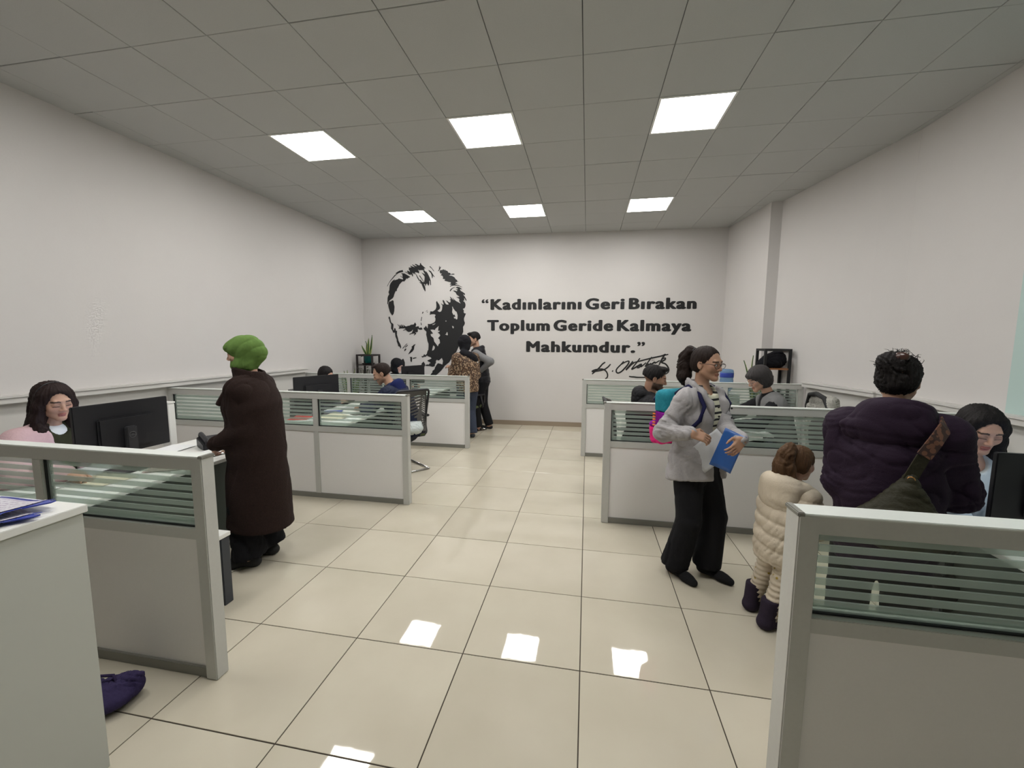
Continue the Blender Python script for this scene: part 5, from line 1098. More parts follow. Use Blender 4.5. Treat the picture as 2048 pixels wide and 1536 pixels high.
strap_strip('strap', [bk(.06, -.195, -.235), bk(.075, -.192, -.19), bk(.095, -.19, -.13)], .046, M['olivebag'], bg, .006, nrm)
pm = mat('brown_patterned_webbing', (.10, .045, .03), .8); nt = pm.node_tree; b = nt.nodes['Principled BSDF']; tc = nt.nodes.new('ShaderNodeTexCoord'); vo = nt.nodes.new('ShaderNodeTexVoronoi'); vo.inputs['Scale'].default_value = 45
cr = nt.nodes.new('ShaderNodeValToRGB'); cr.color_ramp.interpolation = 'CONSTANT'; cr.color_ramp.elements[0].color = (.14, .06, .035, 1); cr.color_ramp.elements[1].position = .5; cr.color_ramp.elements[1].color = (.04, .018, .014, 1)
nt.links.new(tc.outputs['Object'], vo.inputs[0]); nt.links.new(vo.outputs[0], cr.inputs[0]); nt.links.new(cr.outputs[0], b.inputs['Base Color'])
strap_strip('patterned_strap', [bk(.095, -.195, -.13), bk(.125, -.175, -.065), bk(.15, -.125, -.012), bk(.155, -.055, .012), bk(.15, .03, .0), bk(.12, .12, -.08)], .052, pm, bg, .006, nrm)
bm = bmesh.new(); tube(bm, [Vector(bk(.065 + .012 * math.cos(a), -.205, -.235 + .016 * math.sin(a))) for a in np.linspace(0, 2 * PI, 13)[:-1]], .0035, 6, closed=True); bm_obj('brass_ring', bm, mat('brass', (.55, .28, .10), .3, 1), bg, smooth=True)
bm = bmesh.new(); tube(bm, [Vector(bk(.13, -.232, -.425)), Vector(bk(.16, -.232, -.428))], .004, 6); bm_obj('zip_pull', bm, M['chrome'], bg, smooth=True)
# ---------------------------------------------------------------- 11 child
t = person('small child with brown ponytail in a cream quilted coat and dark boots', 1.13, 2.48, -62)
k = skeleton(.955, lean=.12, head=(.1, .15, 0), hands=dict(L=(-.10, .20, .56), R=(.10, .20, .56)), feet=dict(R=L(t, 1.055, 2.40, 0), L=L(t, 1.035, 2.57, 0)), shw=1.0, neck_fwd=.03)
k['hs'] *= 1.42; k['head'] = k['head'] + V3(0, .01, .032)
body(k, t, SK_L, brow=(.10, .06, .035)); H = .955
M['cream'] = cloth('cream_quilted_cloth', (.60, .52, .41), .05, 90, .15, .7)
s = SDF(); torso_prims(s, k, .040, 1.15, 1.15); s.cone(k['waist'], k['pelvis'] + V3(0, 0, -.17), .135, .152, .04, sc=(1, .9, 1))
for n in 'LR': sleeve_prims(s, k, n, .022, .02, .03, 1.1)
s.plane(k['pelvis'] + V3(0, 0, -.125), (0, .0, -1), .02)
sculpt('quilted_coat', s, .0075, M['cream'], t, disp=quilt(.078, .014, 3))
s = SDF(); hood_prims(s, k, .085, .07, .005, .034); s.ell(k['neck'] + V3(0, -.085, -.045), (.10, .052, .075), k['R'], .04)
sculpt('hood', s, .0075, M['cream'], t, disp=folds(.005, 1.1, 12, (1, 1, 1)))
s = SDF(); hh, u, R_ = hair_cap(s, k, .010); s.ell(hh(0, .080, -.035), V3(.064, .066, .088) * u, R_, .02, '-')
for sg in (-1, 1): s.ell(hh(sg * .084, .008, -.03), V3(.018, .034, .038) * u, R_, .01, '-')
s.plane(hh(0, 0, -.07), R_ @ V3(0, -.2, -1))
sculpt('hair', s, .0055, M['h_brown'], t, disp=strands(.003, k))
s = SDF(); p = [hh(0, -.10, .085), hh(0, -.14, .10), hh(0, -.165, .06), hh(-.01, -.165, -.02), hh(-.02, -.150, -.10), hh(-.03, -.13, -.155)]
for (a, b), (ra, rb) in zip(zip(p, p[1:]), ((.020, .026), (.026, .034), (.034, .040), (.040, .036), (.036, .010))): s.cone(a, b, ra * 1.1, rb * 1.1, .02)
for sg in (-1, 1): s.cone(hh(sg * .03, -.15, -.02), hh(sg * .075, -.115, -.165), .022, .008, .02)
sculpt('ponytail', s, .006, M['h_brown'], t, disp=lambda P: folds(.008, 3, 4)(P) + strands(.004, k)(P))
lg = mat('cream_leggings', (.58, .50, .38), .85); nt = lg.node_tree; b = nt.nodes['Principled BSDF']; tc = nt.nodes.new('ShaderNodeTexCoord'); vo = nt.nodes.new('ShaderNodeTexVoronoi'); vo.inputs['Scale'].default_value = 24
cr = nt.nodes.new('ShaderNodeValToRGB'); cr.color_ramp.elements[0].position = .12; cr.color_ramp.elements[0].color = (.35, .24, .03, 1); cr.color_ramp.elements[1].position = .22; cr.color_ramp.elements[1].color = (.58, .50, .39, 1)
nt.links.new(tc.outputs['Object'], vo.inputs[0]); nt.links.new(vo.outputs[0], cr.inputs[0]); nt.links.new(cr.outputs[0], b.inputs['Base Color'])
g2 = folds(.003, 2, 5)
s_amp = lambda P: .0045 * np.sin(P[:, 2] * 210 + 2 * np.sin(P[:, 1] * 40)) + g2(P)
s = SDF()
s.cone(k['pelvis'] + V3(0, 0, .02), k['pelvis'], .105, .105, .03, sc=(1, .8, 1))
for n in 'LR': s.cone(k['hp' + n], k['kn' + n], .068, .050, .03); s.cone(k['kn' + n], k['an' + n] + V3(0, 0, .03), .050, .040, .02)
sculpt('leggings', s, .007, lg, t, disp=s_amp)
shoes(k, t, cloth('dark_purple_suede', (.028, .020, .034), .1, 80), .14, .085, .007, wide=1.15)
# ---------------------------------------------------------------- 7 man in vest by the back wall
t = person('young man in a black padded vest over a grey sweater leaning by the back wall', -1.84, 7.10, 97)
k = skeleton(1.74, lean=.20, side=0, head=(.45, .15, 0), hands=dict(L=L(t, -1.824, 6.93, 1.085), R=(.22, .18, .88)), elbows=dict(L=(-.3, -1, .1), R=(.6, -1, 0)), feet=dict(R=(.10, -.12, 0), L=(-.08, .06, 0)), shw=1.05)
HD = dict(L=dict(dir=(.1, .5, -.8), palm=(.9, 0, .1), curl=.5), R=None)
body(k, t, SK_L, male=True, hands=HD, stubble=.45, hres=.006, fres=.0045); H = 1.74
s = SDF(); torso_prims(s, k, .014); 
for n in 'LR': sleeve_prims(s, k, n, .012, .02)
s.plane(k['pelvis'] + V3(0, 0, -.03), (0, 0, -1)); s.cone(k['neck'] - k['up'] * .03, k['neck'] + k['up'] * .03, .070, .060, .02)
sculpt('sweater', s, .011, cloth('grey_sweater', (.19, .19, .195), .1), t, disp=folds(.005, 1.2, 6))
s = SDF(); torso_prims(s, k, .034); s.plane(k['pelvis'] + V3(0, 0, -.05), (0, 0, -1), .01)
for n, sg in (('L', -1), ('R', 1)): s.cutseg(k['sh' + n] + k['rx'] * sg * .012, k['rx'] * sg, .16)
s.ell(k['neck'] + V3(0, .03, .05), (.06, .07, .05), None, .01, '-'); hood_prims(s, k, .085, .06, .0, .024)
sculpt('padded_vest', s, .0095, cloth('black_nylon', (.014, .014, .018), .1, 80, .1, .5), t, disp=quilt(.07, .009, 4))
s = SDF(); hh, u, R_ = hair_cap(s, k, .008, male=True); s.ell(hh(0, .080, -.025), V3(.066, .066, .085) * u, R_, .015, '-'); s.plane(hh(0, 0, -.035), R_ @ V3(0, -.3, -1)); 
for sg in (-1, 1): s.ell(hh(sg * .088, .0, -.025), V3(.020, .036, .040) * u, R_, .01, '-')
s.ell(hh(0, .055, .098), V3(.05, .040, .022) * u, R_, .02)
sculpt('hair', s, .007, M['h_black'], t, disp=strands(.003, k))
trousers(k, t, cloth('black_jeans', (.011, .011, .013), .1), .014, .008, .03, .012, 7, .006); shoes(k, t, M['blackm'], .16, 0, .009)
s = SDF(); wr = k['wrL']; s.box(wr + V3(.02, .05, -.075), (.010, .032, .055), rotm(0, .3), .004, .004)
o = sculpt('phone', s, .005, M['white'], None); o.location = t.location; o.rotation_euler = t.rotation_euler; tag(o, 'white phone in the left hand of the man in the padded vest', 'phone')
# ---------------------------------------------------------------- 6 leopard jacket
t = person('woman in a leopard-print jacket, black headscarf and blue jeans, back to the room', -1.93, 6.50, 45)
k = skeleton(1.66, lean=.14, head=(-.1, .25, 0), hands=dict(L=(-.14, .32, 1.16), R=(.12, .28, 1.05)), elbows=dict(L=(-.4, -1, -.6), R=(.3, -1, -.3)), feet=dict(R=(.06, -.04, 0), L=(-.05, .06, 0)), shw=.97)
HD = dict(L=dict(dir=(-.4, .8, .2), palm=(.4, .2, -.8), curl=.6, thumb=.5))
body(k, t, SK_L, hands=HD, wide=.95, hres=.005, fres=.0045); H = 1.66
lp = mat('leopard_print', (.4, .2, .08), .85); nt = lp.node_tree; b = nt.nodes['Principled BSDF']; tc = nt.nodes.new('ShaderNodeTexCoord')
n1 = nt.nodes.new('ShaderNodeTexNoise'); n1.inputs['Scale'].default_value = 30; mp = nt.nodes.new('ShaderNodeMixRGB'); mp.blend_type = 'LINEAR_LIGHT'; mp.inputs[0].default_value = .02
nt.links.new(tc.outputs['Object'], n1.inputs['Vector']); nt.links.new(tc.outputs['Object'], mp.inputs[1]); nt.links.new(n1.outputs['Color'], mp.inputs[2])
vo = nt.nodes.new('ShaderNodeTexVoronoi'); vo.inputs['Scale'].default_value = 40; nt.links.new(mp.outputs[0], vo.inputs[0])
cr = nt.nodes.new('ShaderNodeValToRGB'); cr.color_ramp.interpolation = 'CONSTANT'; E_ = cr.color_ramp.elements
E_[0].color = (.13, .06, .028, 1); E_[1].position = .33; E_[1].color = (.018, .010, .008, 1); e_ = E_.new(.56); e_.color = (.26, .17, .10, 1); e_ = E_.new(.68); e_.color = (.33, .23, .15, 1)
nt.links.new(vo.outputs[0], cr.inputs[0]); nt.links.new(cr.outputs[0], b.inputs['Base Color'])
s = SDF(); torso_prims(s, k, .034, .98, 1.05); s.cone(k['waist'], k['pelvis'] + V3(0, 0, -.12), .155, .170, .05, sc=(1, .82, 1))
for n in 'LR': sleeve_prims(s, k, n, .024, .03, .04)
s.plane(k['pelvis'] + V3(0, 0, -.10), (0, 0, -1), .01); sculpt('leopard_jacket', s, .0095, lp, t, disp=folds(.007, 1.1, 17))
s = SDF(); c, R_, u = k['head'], k['HR'], k['hs']
s.ell(hh_ := c + R_ @ V3(0, -.02, .025), V3(.112, .130, .116) * u, R_, .02); s.ell(c + R_ @ V3(0, -.02, -.08), V3(.085, .095, .07), R_, .05); s.ell(c + R_ @ V3(0, .105, -.03), V3(.055, .07, .075), R_, .012, '-')
nn = k['neck']; s.cone(nn + V3(-.07, -.05, .03), nn + V3(.09, -.10, -.05), .065, .070, .05); s.cone(nn + V3(.02, -.10, .0), nn + V3(.15, -.10, -.08), .05, .022, .04)
sculpt('headscarf', s, .0085, cloth('black_scarf', (.012, .012, .015), .2, 50), t, disp=folds(.008, 1.6, 9))
s = SDF(); s.cone(nn + V3(.06, -.01, .02), nn + V3(.155, -.09, -.12), .035, .03, .02); sculpt('white_scarf_lining', s, .009, cloth('white_lining', (.6, .6, .58), .1), t, disp=folds(.005, 2, 3))
trousers(k, t, cloth('blue_jeans', (.045, .055, .085), .2, 60), .016, .018, .03, .012, 4, .006); shoes(k, t, mat('grey_shoe', (.04, .045, .055), .7), .15, 0, .010)
# ---------------------------------------------------------------- 3 seated man in navy
t = person('seated man in a navy jacket with a receding dark hairline, reading papers', -2.17, 4.72, 88)
k = skeleton(1.72, seat=.45, lean=.46, head=(.42, .42, 0), hands=dict(L=(-.16, .52, .80), R=(.14, .54, .80)), elbows=dict(L=(-1, -.5, -.3), R=(1, -.5, -.3)), feet=dict(R=(.12, .42, 0), L=(-.12, .40, 0)), shw=1.06, neck_fwd=.05)
HD = dict(L=dict(dir=(.3, .9, -.15), palm=(0, 0, -1), curl=.35), R=dict(dir=(-.3, .9, -.15), palm=(0, 0, -1), curl=.5))
body(k, t, SK_M, male=True, hands=HD, stubble=.35, hres=.006, fres=.004); H = 1.72
M['navy'] = cloth('navy_cloth', (.014, .019, .042), .15, 80, .2, .7)
s = SDF(); torso_prims(s, k, .036, 1.05, 1.1, belly=.5)
for n in 'LR': sleeve_prims(s, k, n, .026, .03, .04)
s.plane(k['pelvis'] + V3(0, -.0, -.10), (0, 0, -1), .02); s.box(k['chest'] + k['R'] @ V3(0, .15, .08), (.035, .10, .17), k['R'], .01, .012, '-'); s.ell(k['neck'] + k['R'] @ V3(0, .04, .04), (.065, .08, .055), None, .012, '-')
sculpt('jacket', s, .0095, M['navy'], t, disp=folds(.012, 1.1, 23))
s = SDF(); hood_prims(s, k, .088, .07, .0, .028); s.ell(k['neck'] + V3(0, .075, .03), (.05, .06, .06), None, .01, '-'); sculpt('jacket_hood', s, .008, cloth('royal_blue_lining', (.012, .018, .085), .2, 80), t, disp=folds(.006, 1.5, 3))
shirt_v(k, t, cloth('pale_blue_shirt', (.40, .46, .52), .05), .012)
strap_strip('necktie', [k['neck'] + k['R'] @ V3(0, .078, .0), k['neck'] + k['R'] @ V3(0, .115, -.06), k['chest'] + k['R'] @ V3(0, .125, .02), k['waist'] + k['R'] @ V3(0, .13, .05)], .055, mat('dark_tie', (.012, .012, .02), .5), t, .008, (0, 1, .3))
s = SDF(); hh, u, R_ = hair_cap(s, k, .006, male=True); s.ell(hh(0, .085, .0), V3(.070, .085, .115) * u, R_, .02, '-'); s.plane(hh(0, 0, -.05), R_ @ V3(0, -.3, -1))
for sg in (-1, 1): s.ell(hh(sg * .082, .0, -.025), V3(.016, .034, .040) * u, R_, .01, '-')
s.ell(hh(0, .03, .11), V3(.045, .05, .016) * u, R_, .02)
sculpt('hair', s, .006, M['h_dark'], t, disp=strands(.0015, k))
trousers(k, t, cloth('dark_grey_trousers', (.02, .022, .03), .1), .014, .01, .03, .013, 2); shoes(k, t, M['blackm'], .16, 0, .010)
# ---------------------------------------------------------------- 8 bearded man
t = person('bearded man with short black hair and black hooded jacket, seated facing right', .57, 4.27, -86)
k = skeleton(1.75, seat=.43, lean=.12, head=(-.15, .20, 0), hands=dict(L=(-.14, .40, .72), R=(.14, .38, .72)), feet=dict(R=(.12, .42, 0), L=(-.12, .40, 0)), shw=1.10)
body(k, t, SK_D, male=True, stubble=.92, fres=.0038, brow=(.01, .008, .006)); H = 1.75
M['bjack'] = cloth('black_jacket', (.012, .012, .014), .15, 80, .2, .7)
s = SDF(); torso_prims(s, k, .044, 1.08, 1.12)
for n in 'LR': sleeve_prims(s, k, n, .034, .03, .04)
s.plane(k['pelvis'] + V3(0, 0, -.10), (0, 0, -1), .02); s.ell(k['neck'] + V3(0, .05, .05), (.06, .07, .055), None, .012, '-')
sculpt('jacket', s, .0095, M['bjack'], t, disp=folds(.011, 1.1, 33))
s = SDF(); hood_prims(s, k, .092, .085, .015, .036); s.ell(k['neck'] + k['R'] @ V3(0, -.085, .035), (.095, .05, .08), k['R'], .04); sculpt('hood', s, .008, M['bjack'], t, disp=folds(.007, 1.5, 8))
s = SDF(); hh, u, R_ = hair_cap(s, k, .009, male=True); s.ell(hh(0, .080, -.03), V3(.066, .068, .088) * u, R_, .012, '-'); s.plane(hh(0, 0, -.03), R_ @ V3(0, -.35, -1))
for sg in (-1, 1): s.ell(hh(sg * .088, .0, -.030), V3(.020, .036, .042) * u, R_, .01, '-')
s.ell(hh(0, .058, .100), V3(.055, .036, .024) * u, R_, .02)
sculpt('hair', s, .006, M['h_black'], t, disp=strands(.003, k))
trousers(k, t, cloth('blue_grey_jeans', (.05, .075, .11), .1), .014, .01, .03, .013, 2); shoes(k, t, M['blackm'], .16, 0, .011)
# ---------------------------------------------------------------- 9 grey-haired woman
t = person('grey bob-haired woman in a grey vest and black top writing at the desk', 1.93, 4.42, 86)
k = skeleton(1.66, seat=.50, lean=.30, head=(.15, .45, 0), hands=dict(L=(-.10, .48, .80), R=(.20, .52, .80)), elbows=dict(L=(-1, -.4, -.2), R=(1, -.4, -.2)), feet=dict(R=(.12, .38, 0), L=(-.12, .36, 0)), neck_fwd=.04)
HD = dict(L=dict(dir=(.1, .9, -.2), palm=(0, 0, -1), curl=.4), R=dict(dir=(-.2, .9, -.2), palm=(0, 0, -1), curl=.6))
body(k, t, SK_L, hands=HD, hres=.006, fres=.004, brow=(.06, .05, .05)); H = 1.66
s = SDF(); torso_prims(s, k, .016)
for n in 'LR': sleeve_prims(s, k, n, .016, .03)
s.plane(k['pelvis'] + V3(0, 0, -.04), (0, 0, -1)); s.cone(k['neck'] - k['up'] * .03, k['neck'] + k['up'] * .02, .068, .058, .02)
sculpt('black_top', s, .010, cloth('black_knit', (.012, .012, .014), .1), t, disp=folds(.005, 1.2, 6))
s = SDF(); torso_prims(s, k, .032); s.plane(k['pelvis'] + V3(0, 0, -.04), (0, 0, -1)); s.box(k['chest'] + k['R'] @ V3(0, .15, .04), (.045, .11, .20), k['R'], .01, .012, '-'); s.ell(k['neck'] + V3(0, .04, .04), (.07, .08, .06), None, .012, '-')
s.cone(k['shL'] - k['rx'] * .0, k['shL'] - k['rx'] * .035 - k['up'] * .03, .068, .05, .03); s.cone(k['shR'], k['shR'] + k['rx'] * .035 - k['up'] * .03, .068, .05, .03)
sculpt('grey_vest', s, .0095, cloth('grey_vest_cloth', (.17, .17, .17), .1), t, disp=folds(.006, 1.2, 16))
strap_strip('lanyard', [k['neck'] + k['R'] @ V3(-.05, .06, -.02), k['chest'] + k['R'] @ V3(-.03, .13, .05), k['chest'] + k['R'] @ V3(0, .15, -.05), k['waist'] + k['R'] @ V3(0, .17, .02)], .018, mat('green_lanyard', (.18, .42, .12), .6), t, .003, (0, 1, .2))
s = SDF(); hh, u, R_ = hair_cap(s, k, .018); s.ell(hh(0, -.035, -.045), V3(.086, .078, .075) * u, R_, .03); s.ell(hh(0, .095, -.045), V3(.056, .070, .085) * u, R_, .015, '-'); s.ell(hh(0, .070, .062), V3(.055, .030, .028) * u, R_, .02); s.plane(hh(0, 0, -.105), R_ @ V3(0, 0, -1))
sculpt('hair', s, .006, M['h_grey'], t, disp=lambda P: strands(.0035, k)(P) + folds(.003, 2, 3)(P))
gl = bmesh.new()
for sg in (-1, 1):
    tube(gl, [Vector(hh(sg * .033 + math.cos(a) * .023, .100, -.004 + math.sin(a) * .018)) for a in np.linspace(0, 2 * PI, 17)[:-1]], .0014, 5, closed=True); tube(gl, [Vector(hh(sg * .056, .098, .002)), Vector(hh(sg * .078, .03, .004))], .0014, 5)
bm_obj('glasses', gl, M['chrome'], t, smooth=True)
trousers(k, t, M['bjack'], .014, .01, .03, .014, 2); shoes(k, t, M['blackm'], .15, 0, .012)
# ---------------------------------------------------------------- 1 woman with pink jacket
t = person('woman with long dark hair and pale pink jacket working at the large monitor', -3.53, 2.06, -88)
k = skeleton(1.64, seat=.435, lean=.16, head=(-.12, .22, .05), hands=dict(L=(-.18, .44, .80), R=(.18, .44, .80)), elbows=dict(L=(-1, -.6, -.3), R=(1, -.6, -.3)), feet=dict(R=(.12, .36, 0), L=(-.12, .34, 0)))
HD = dict(L=dict(dir=(.1, .9, -.2), palm=(0, 0, -1), curl=.4), R=dict(dir=(-.1, .9, -.2), palm=(0, 0, -1), curl=.4))
body(k, t, SK_L, hands=HD, hres=.0055, fres=.0034, lip=(.36, .10, .10), brow=(.03, .02, .015)); H = 1.64
M['pinkj'] = cloth('pale_pink_cloth', (.58, .40, .42), .06, 50)
s = SDF(); torso_prims(s, k, .036, 1.05, 1.1, bust=.4)
for n in 'LR': sleeve_prims(s, k, n, .026, .05, .03)
s.plane(k['pelvis'] + V3(0, 0, -.06), (0, 0, -1)); s.box(k['chest'] + k['R'] @ V3(0, .17, .02), (.058, .13, .24), k['R'], .01, .012, '-'); s.ell(k['neck'] + V3(0, .04, .04), (.075, .09, .06), None, .012, '-')
sculpt('jacket', s, .009, M['pinkj'], t, disp=folds(.011, 1.1, 41))
s = SDF(); torso_prims(s, k, .022, bust=.4); s.plane(k['pelvis'] + V3(0, 0, -.03), (0, 0, -1)); s.ell(k['neck'] + V3(0, .055, .01), (.042, .045, .045), None, .012, '-')
sculpt('olive_vest', s, .010, cloth('olive_vest_cloth', (.035, .035, .018), .1), t, disp=folds(.004, 1.2, 6))
s = SDF(); torso_prims(s, k, .009); s.plane(k['chest'], (0, 0, -1)); s.cone(k['neck'] - k['up'] * .05, k['neck'] - k['up'] * .014, .064, .056, .02); sculpt('white_tee', s, .009, M['paper'], t)
for sg in (-1, 1): strap_strip('lanyard', [k['neck'] + k['R'] @ V3(sg * .06, .03, .0), k['neck'] + k['R'] @ V3(sg * .055, .105, -.06), k['chest'] + k['R'] @ V3(sg * .03, .15, .02), k['chest'] + k['R'] @ V3(0, .165, -.08)], .014, mat('green_braid', (.10, .17, .05), .6), t, .003, (0, 1, .3))
s = SDF(); hh, u, R_ = hair_cap(s, k, .018)
s.ell(hh(0, -.05, -.07), V3(.090, .062, .10) * u, R_, .04); s.ell(hh(.008, .092, -.018), V3(.056, .072, .100) * u, R_, .015, '-')
for sg in (-1, 1):
    P = [hh(sg * .062, .020, .055), hh(sg * .082, .012, -.02), hh(sg * .088, .008, -.10), hh(sg * .086, .035, -.17), hh(sg * .080, .050, -.235)]
    for (a, b), (ra, rb) in zip(zip(P, P[1:]), ((.024, .028), (.028, .034), (.034, .034), (.034, .016))): s.cone(a, b, ra, rb, .025)
s.cone(hh(.0, -.07, -.08), hh(.05, -.12, -.22), .075, .045, .05)
sculpt('hair', s, .006, hair_mat('black_brown_hair', (.020, .011, .010)), t, disp=lambda P: strands(.0035, k)(P) + folds(.004, 1.8, 3)(P))
s = SDF(); s.cone(hh(.085, .01, .0), hh(.088, .03, -.01), .010, .012, .01); 
bm = bmesh.new(); tube(bm, [Vector(hh(-.094 * math.cos(a), .0, .03 + .105 * math.sin(a))) for a in np.linspace(-.3, PI + .3, 20)], .004, 6); bm_obj('headset_band', bm, M['black'], t, smooth=True)
trousers(k, t, M['bjack'], .014, .01, .03, .014, 2); shoes(k, t, M['blackm'], .15, 0, .012)
# ---------------------------------------------------------------- 13 dark-haired woman at the right edge
t = person('dark-haired woman with centre parting seated behind the monitor at the right edge', 2.02, 2.585, 167)
k = skeleton(1.60, seat=.43, lean=.14, head=(.06, .36, 0), hands=dict(L=(-.16, .42, .80), R=(.16, .42, .80)), elbows=dict(L=(-1, -.6, -.3), R=(1, -.6, -.3)), feet=dict(R=(.12, .30, 0), L=(-.12, .30, 0)))
HD = dict(L=dict(dir=(.1, .9, -.2), palm=(0, 0, -1), curl=.4), R=dict(dir=(-.1, .9, -.2), palm=(0, 0, -1), curl=.4))
body(k, t, SK_L, hands=HD, hres=.0055, fres=.0032, lip=(.36, .09, .085), brow=(.015, .010, .008)); H = 1.60
s = SDF(); torso_prims(s, k, .022, bust=.4)
for n in 'LR': sleeve_prims(s, k, n, .018, .03)
s.plane(k['pelvis'] + V3(0, 0, -.06), (0, 0, -1)); s.ell(k['neck'] + V3(0, .06, .01), (.05, .06, .06), None, .012, '-')
sculpt('white_shirt', s, .010, cloth('white_shirt', (.50, .56, .58), .04), t, disp=folds(.005, 1.0, 44))
s = SDF(); hh, u, R_ = hair_cap(s, k, .014)
s.ell(hh(0, -.05, -.06), V3(.088, .062, .10) * u, R_, .04); s.ell(hh(0, .088, -.018), V3(.057, .072, .095) * u, R_, .015, '-'); s.cone(hh(0, .075, .118), hh(0, -.02, .128), .004, .004, .012, '-')
for sg in (-1, 1):
    P = [hh(sg * .050, .048, .078), hh(sg * .076, .028, .02), hh(sg * .088, .010, -.06), hh(sg * .094, .010, -.14), hh(sg * .092, .035, -.22), hh(sg * .085, .04, -.28)]
    for (a, b), (ra, rb) in zip(zip(P, P[1:]), ((.016, .020), (.020, .026), (.026, .036), (.036, .038), (.038, .020))): s.cone(a, b, ra, rb, .025)
sculpt('hair', s, .006, M['h_black'], t, disp=strands(.003, k))
trousers(k, t, M['bjack'], .014, .01, .03, .014, 2); shoes(k, t, M['blackm'], .15, 0, .012)
# ---------------------------------------------------------------- 5 clerk in black headscarf, 4 clerk behind the monitor
t = person('clerk in a black headscarf, mostly hidden by the small far monitor', -3.38, 6.70, -100)
k = skeleton(1.60, seat=.42, lean=.15, head=(0, .30, 0), hands=dict(L=(-.16, .42, .80), R=(.16, .42, .80)), feet=dict(R=(.12, .30, 0), L=(-.12, .30, 0)))
body(k, t, SK_L, fres=.006); c, R_, u = k['head'], k['HR'], k['hs']
s = SDF(); s.ell(c + R_ @ V3(0, -.02, .03), V3(.094, .118, .104) * u, R_, .02); s.ell(c + R_ @ V3(0, -.02, -.08), V3(.085, .095, .07), R_, .05); s.ell(c + R_ @ V3(0, .105, -.035), V3(.052, .07, .075), R_, .012, '-')
sculpt('headscarf', s, .009, cloth('black_scarf_cloth', (.010, .010, .012), .2, 50), t, disp=folds(.006, 1.6, 19))
s = SDF(); torso_prims(s, k, .024)
for n in 'LR': sleeve_prims(s, k, n, .02, .03)
s.plane(k['pelvis'] + V3(0, 0, -.06), (0, 0, -1)); sculpt('black_top', s, .012, M['bjack'], t); trousers(k, t, M['bjack'], .014, .01, .03, .015, 2); shoes(k, t, M['blackm'], .15, 0, .014)
t = person('clerk with dark hair hidden behind the monitor of the middle left desk', -3.62, 5.02, -90)
k = skeleton(1.52, seat=.42, lean=.16, head=(0, .30, 0), hands=dict(L=(-.16, .42, .80), R=(.16, .42, .80)), feet=dict(R=(.12, .30, 0), L=(-.12, .30, 0)))
body(k, t, SK_L, fres=.006)
s = SDF(); hh, u, R_ = hair_cap(s, k, .014); s.ell(hh(0, .085, -.035), V3(.058, .072, .095) * u, R_, .015, '-'); sculpt('hair', s, .007, M['h_black'], t, disp=strands(.003, k))
s = SDF(); torso_prims(s, k, .022)
for n in 'LR': sleeve_prims(s, k, n, .018, .03)
s.plane(k['pelvis'] + V3(0, 0, -.06), (0, 0, -1)); sculpt('grey_top', s, .012, cloth('grey_top_cloth', (.10, .10, .11)), t); trousers(k, t, M['bjack'], .014, .01, .03, .015, 2); shoes(k, t, M['blackm'], .15, 0, .014)
# ================================================================ remaining things
# purple bag on the floor
s = SDF(); s.ell((0, 0, .06), (.20, .13, .062), None, .03); s.ell((.13, .05, .075), (.08, .06, .06), None, .03); s.ell((-.10, .0, .09), (.09, .08, .06), None, .03); s.cone((.02, -.08, .10), (.19, .06, .12), .022, .016, .03); s.plane((0, 0, .002), (0, 0, -1))
bg = thing('cloth_bag', 'slumped dark purple cloth bag on the floor behind the white cabinet', 'bag', (-2.085, 1.285, 0), .35); bg.scale = (.78, .78, .85)
sculpt('fabric', s, .006, cloth('purple_canvas', (.040, .030, .085), .2, 60, .3), bg, disp=folds(.016, 1.9, 6, (1, 1, 1)))
bm = bmesh.new(); tube(bm, [(-.06, -.02, .12), (.0, .03, .155), (.08, .03, .15), (.13, -.01, .115)], .008, 6); bm_obj('handle', bm, cloth('purple_webbing', (.03, .02, .06)), bg, smooth=True)
# black shelf stands
def stand(label, x0, x1, y0, y1, z1, zs, mt, shelf_m):
    t = thing('shelf_stand', label, 'shelf', ((x0 + x1) / 2, (y0 + y1) / 2, 0)); a, b = (x1 - x0) / 2, (y1 - y0) / 2
    for sx in (-1, 1):
        for sy in (-1, 1): X, Y = sx * (a - .015), sy * (b - .015); box('post', (X - .015, X + .015, Y - .015, Y + .015, 0, z1), mt, t)
    for sy in (-1, 1): Y = sy * (b - .015); box('rail', (-a, a, Y - .015, Y + .015, z1 - .001, z1 + .029), mt, t)
    for sx in (-1, 1): X = sx * (a - .015); box('rail', (X - .015, X + .015, -b + .03, b - .03, z1 - .001, z1 + .029), mt, t)
    for z in zs: box('shelf', (-a + .004, a - .004, -b + .004, b - .004, z - .02, z), shelf_m, t)
    return t
M['dwood'] = mat('dark_brown_stand', (.018, .012, .012), .5); M['orange'] = mat('orange_wood', (.30, .13, .05), .5)
stand('dark plant stand in the far left corner by the portrait', -4.30, -3.96, 7.10, 7.40, 1.31, (.35, 1.15), M['dwood'], M['dwood'])
stand('black shelf stand with an orange shelf by the right wall pillar', 2.34, 2.67, 6.0, 6.30, 1.50, (.6, 1.27), M['blackm'], M['orange'])
bm = bmesh.new()
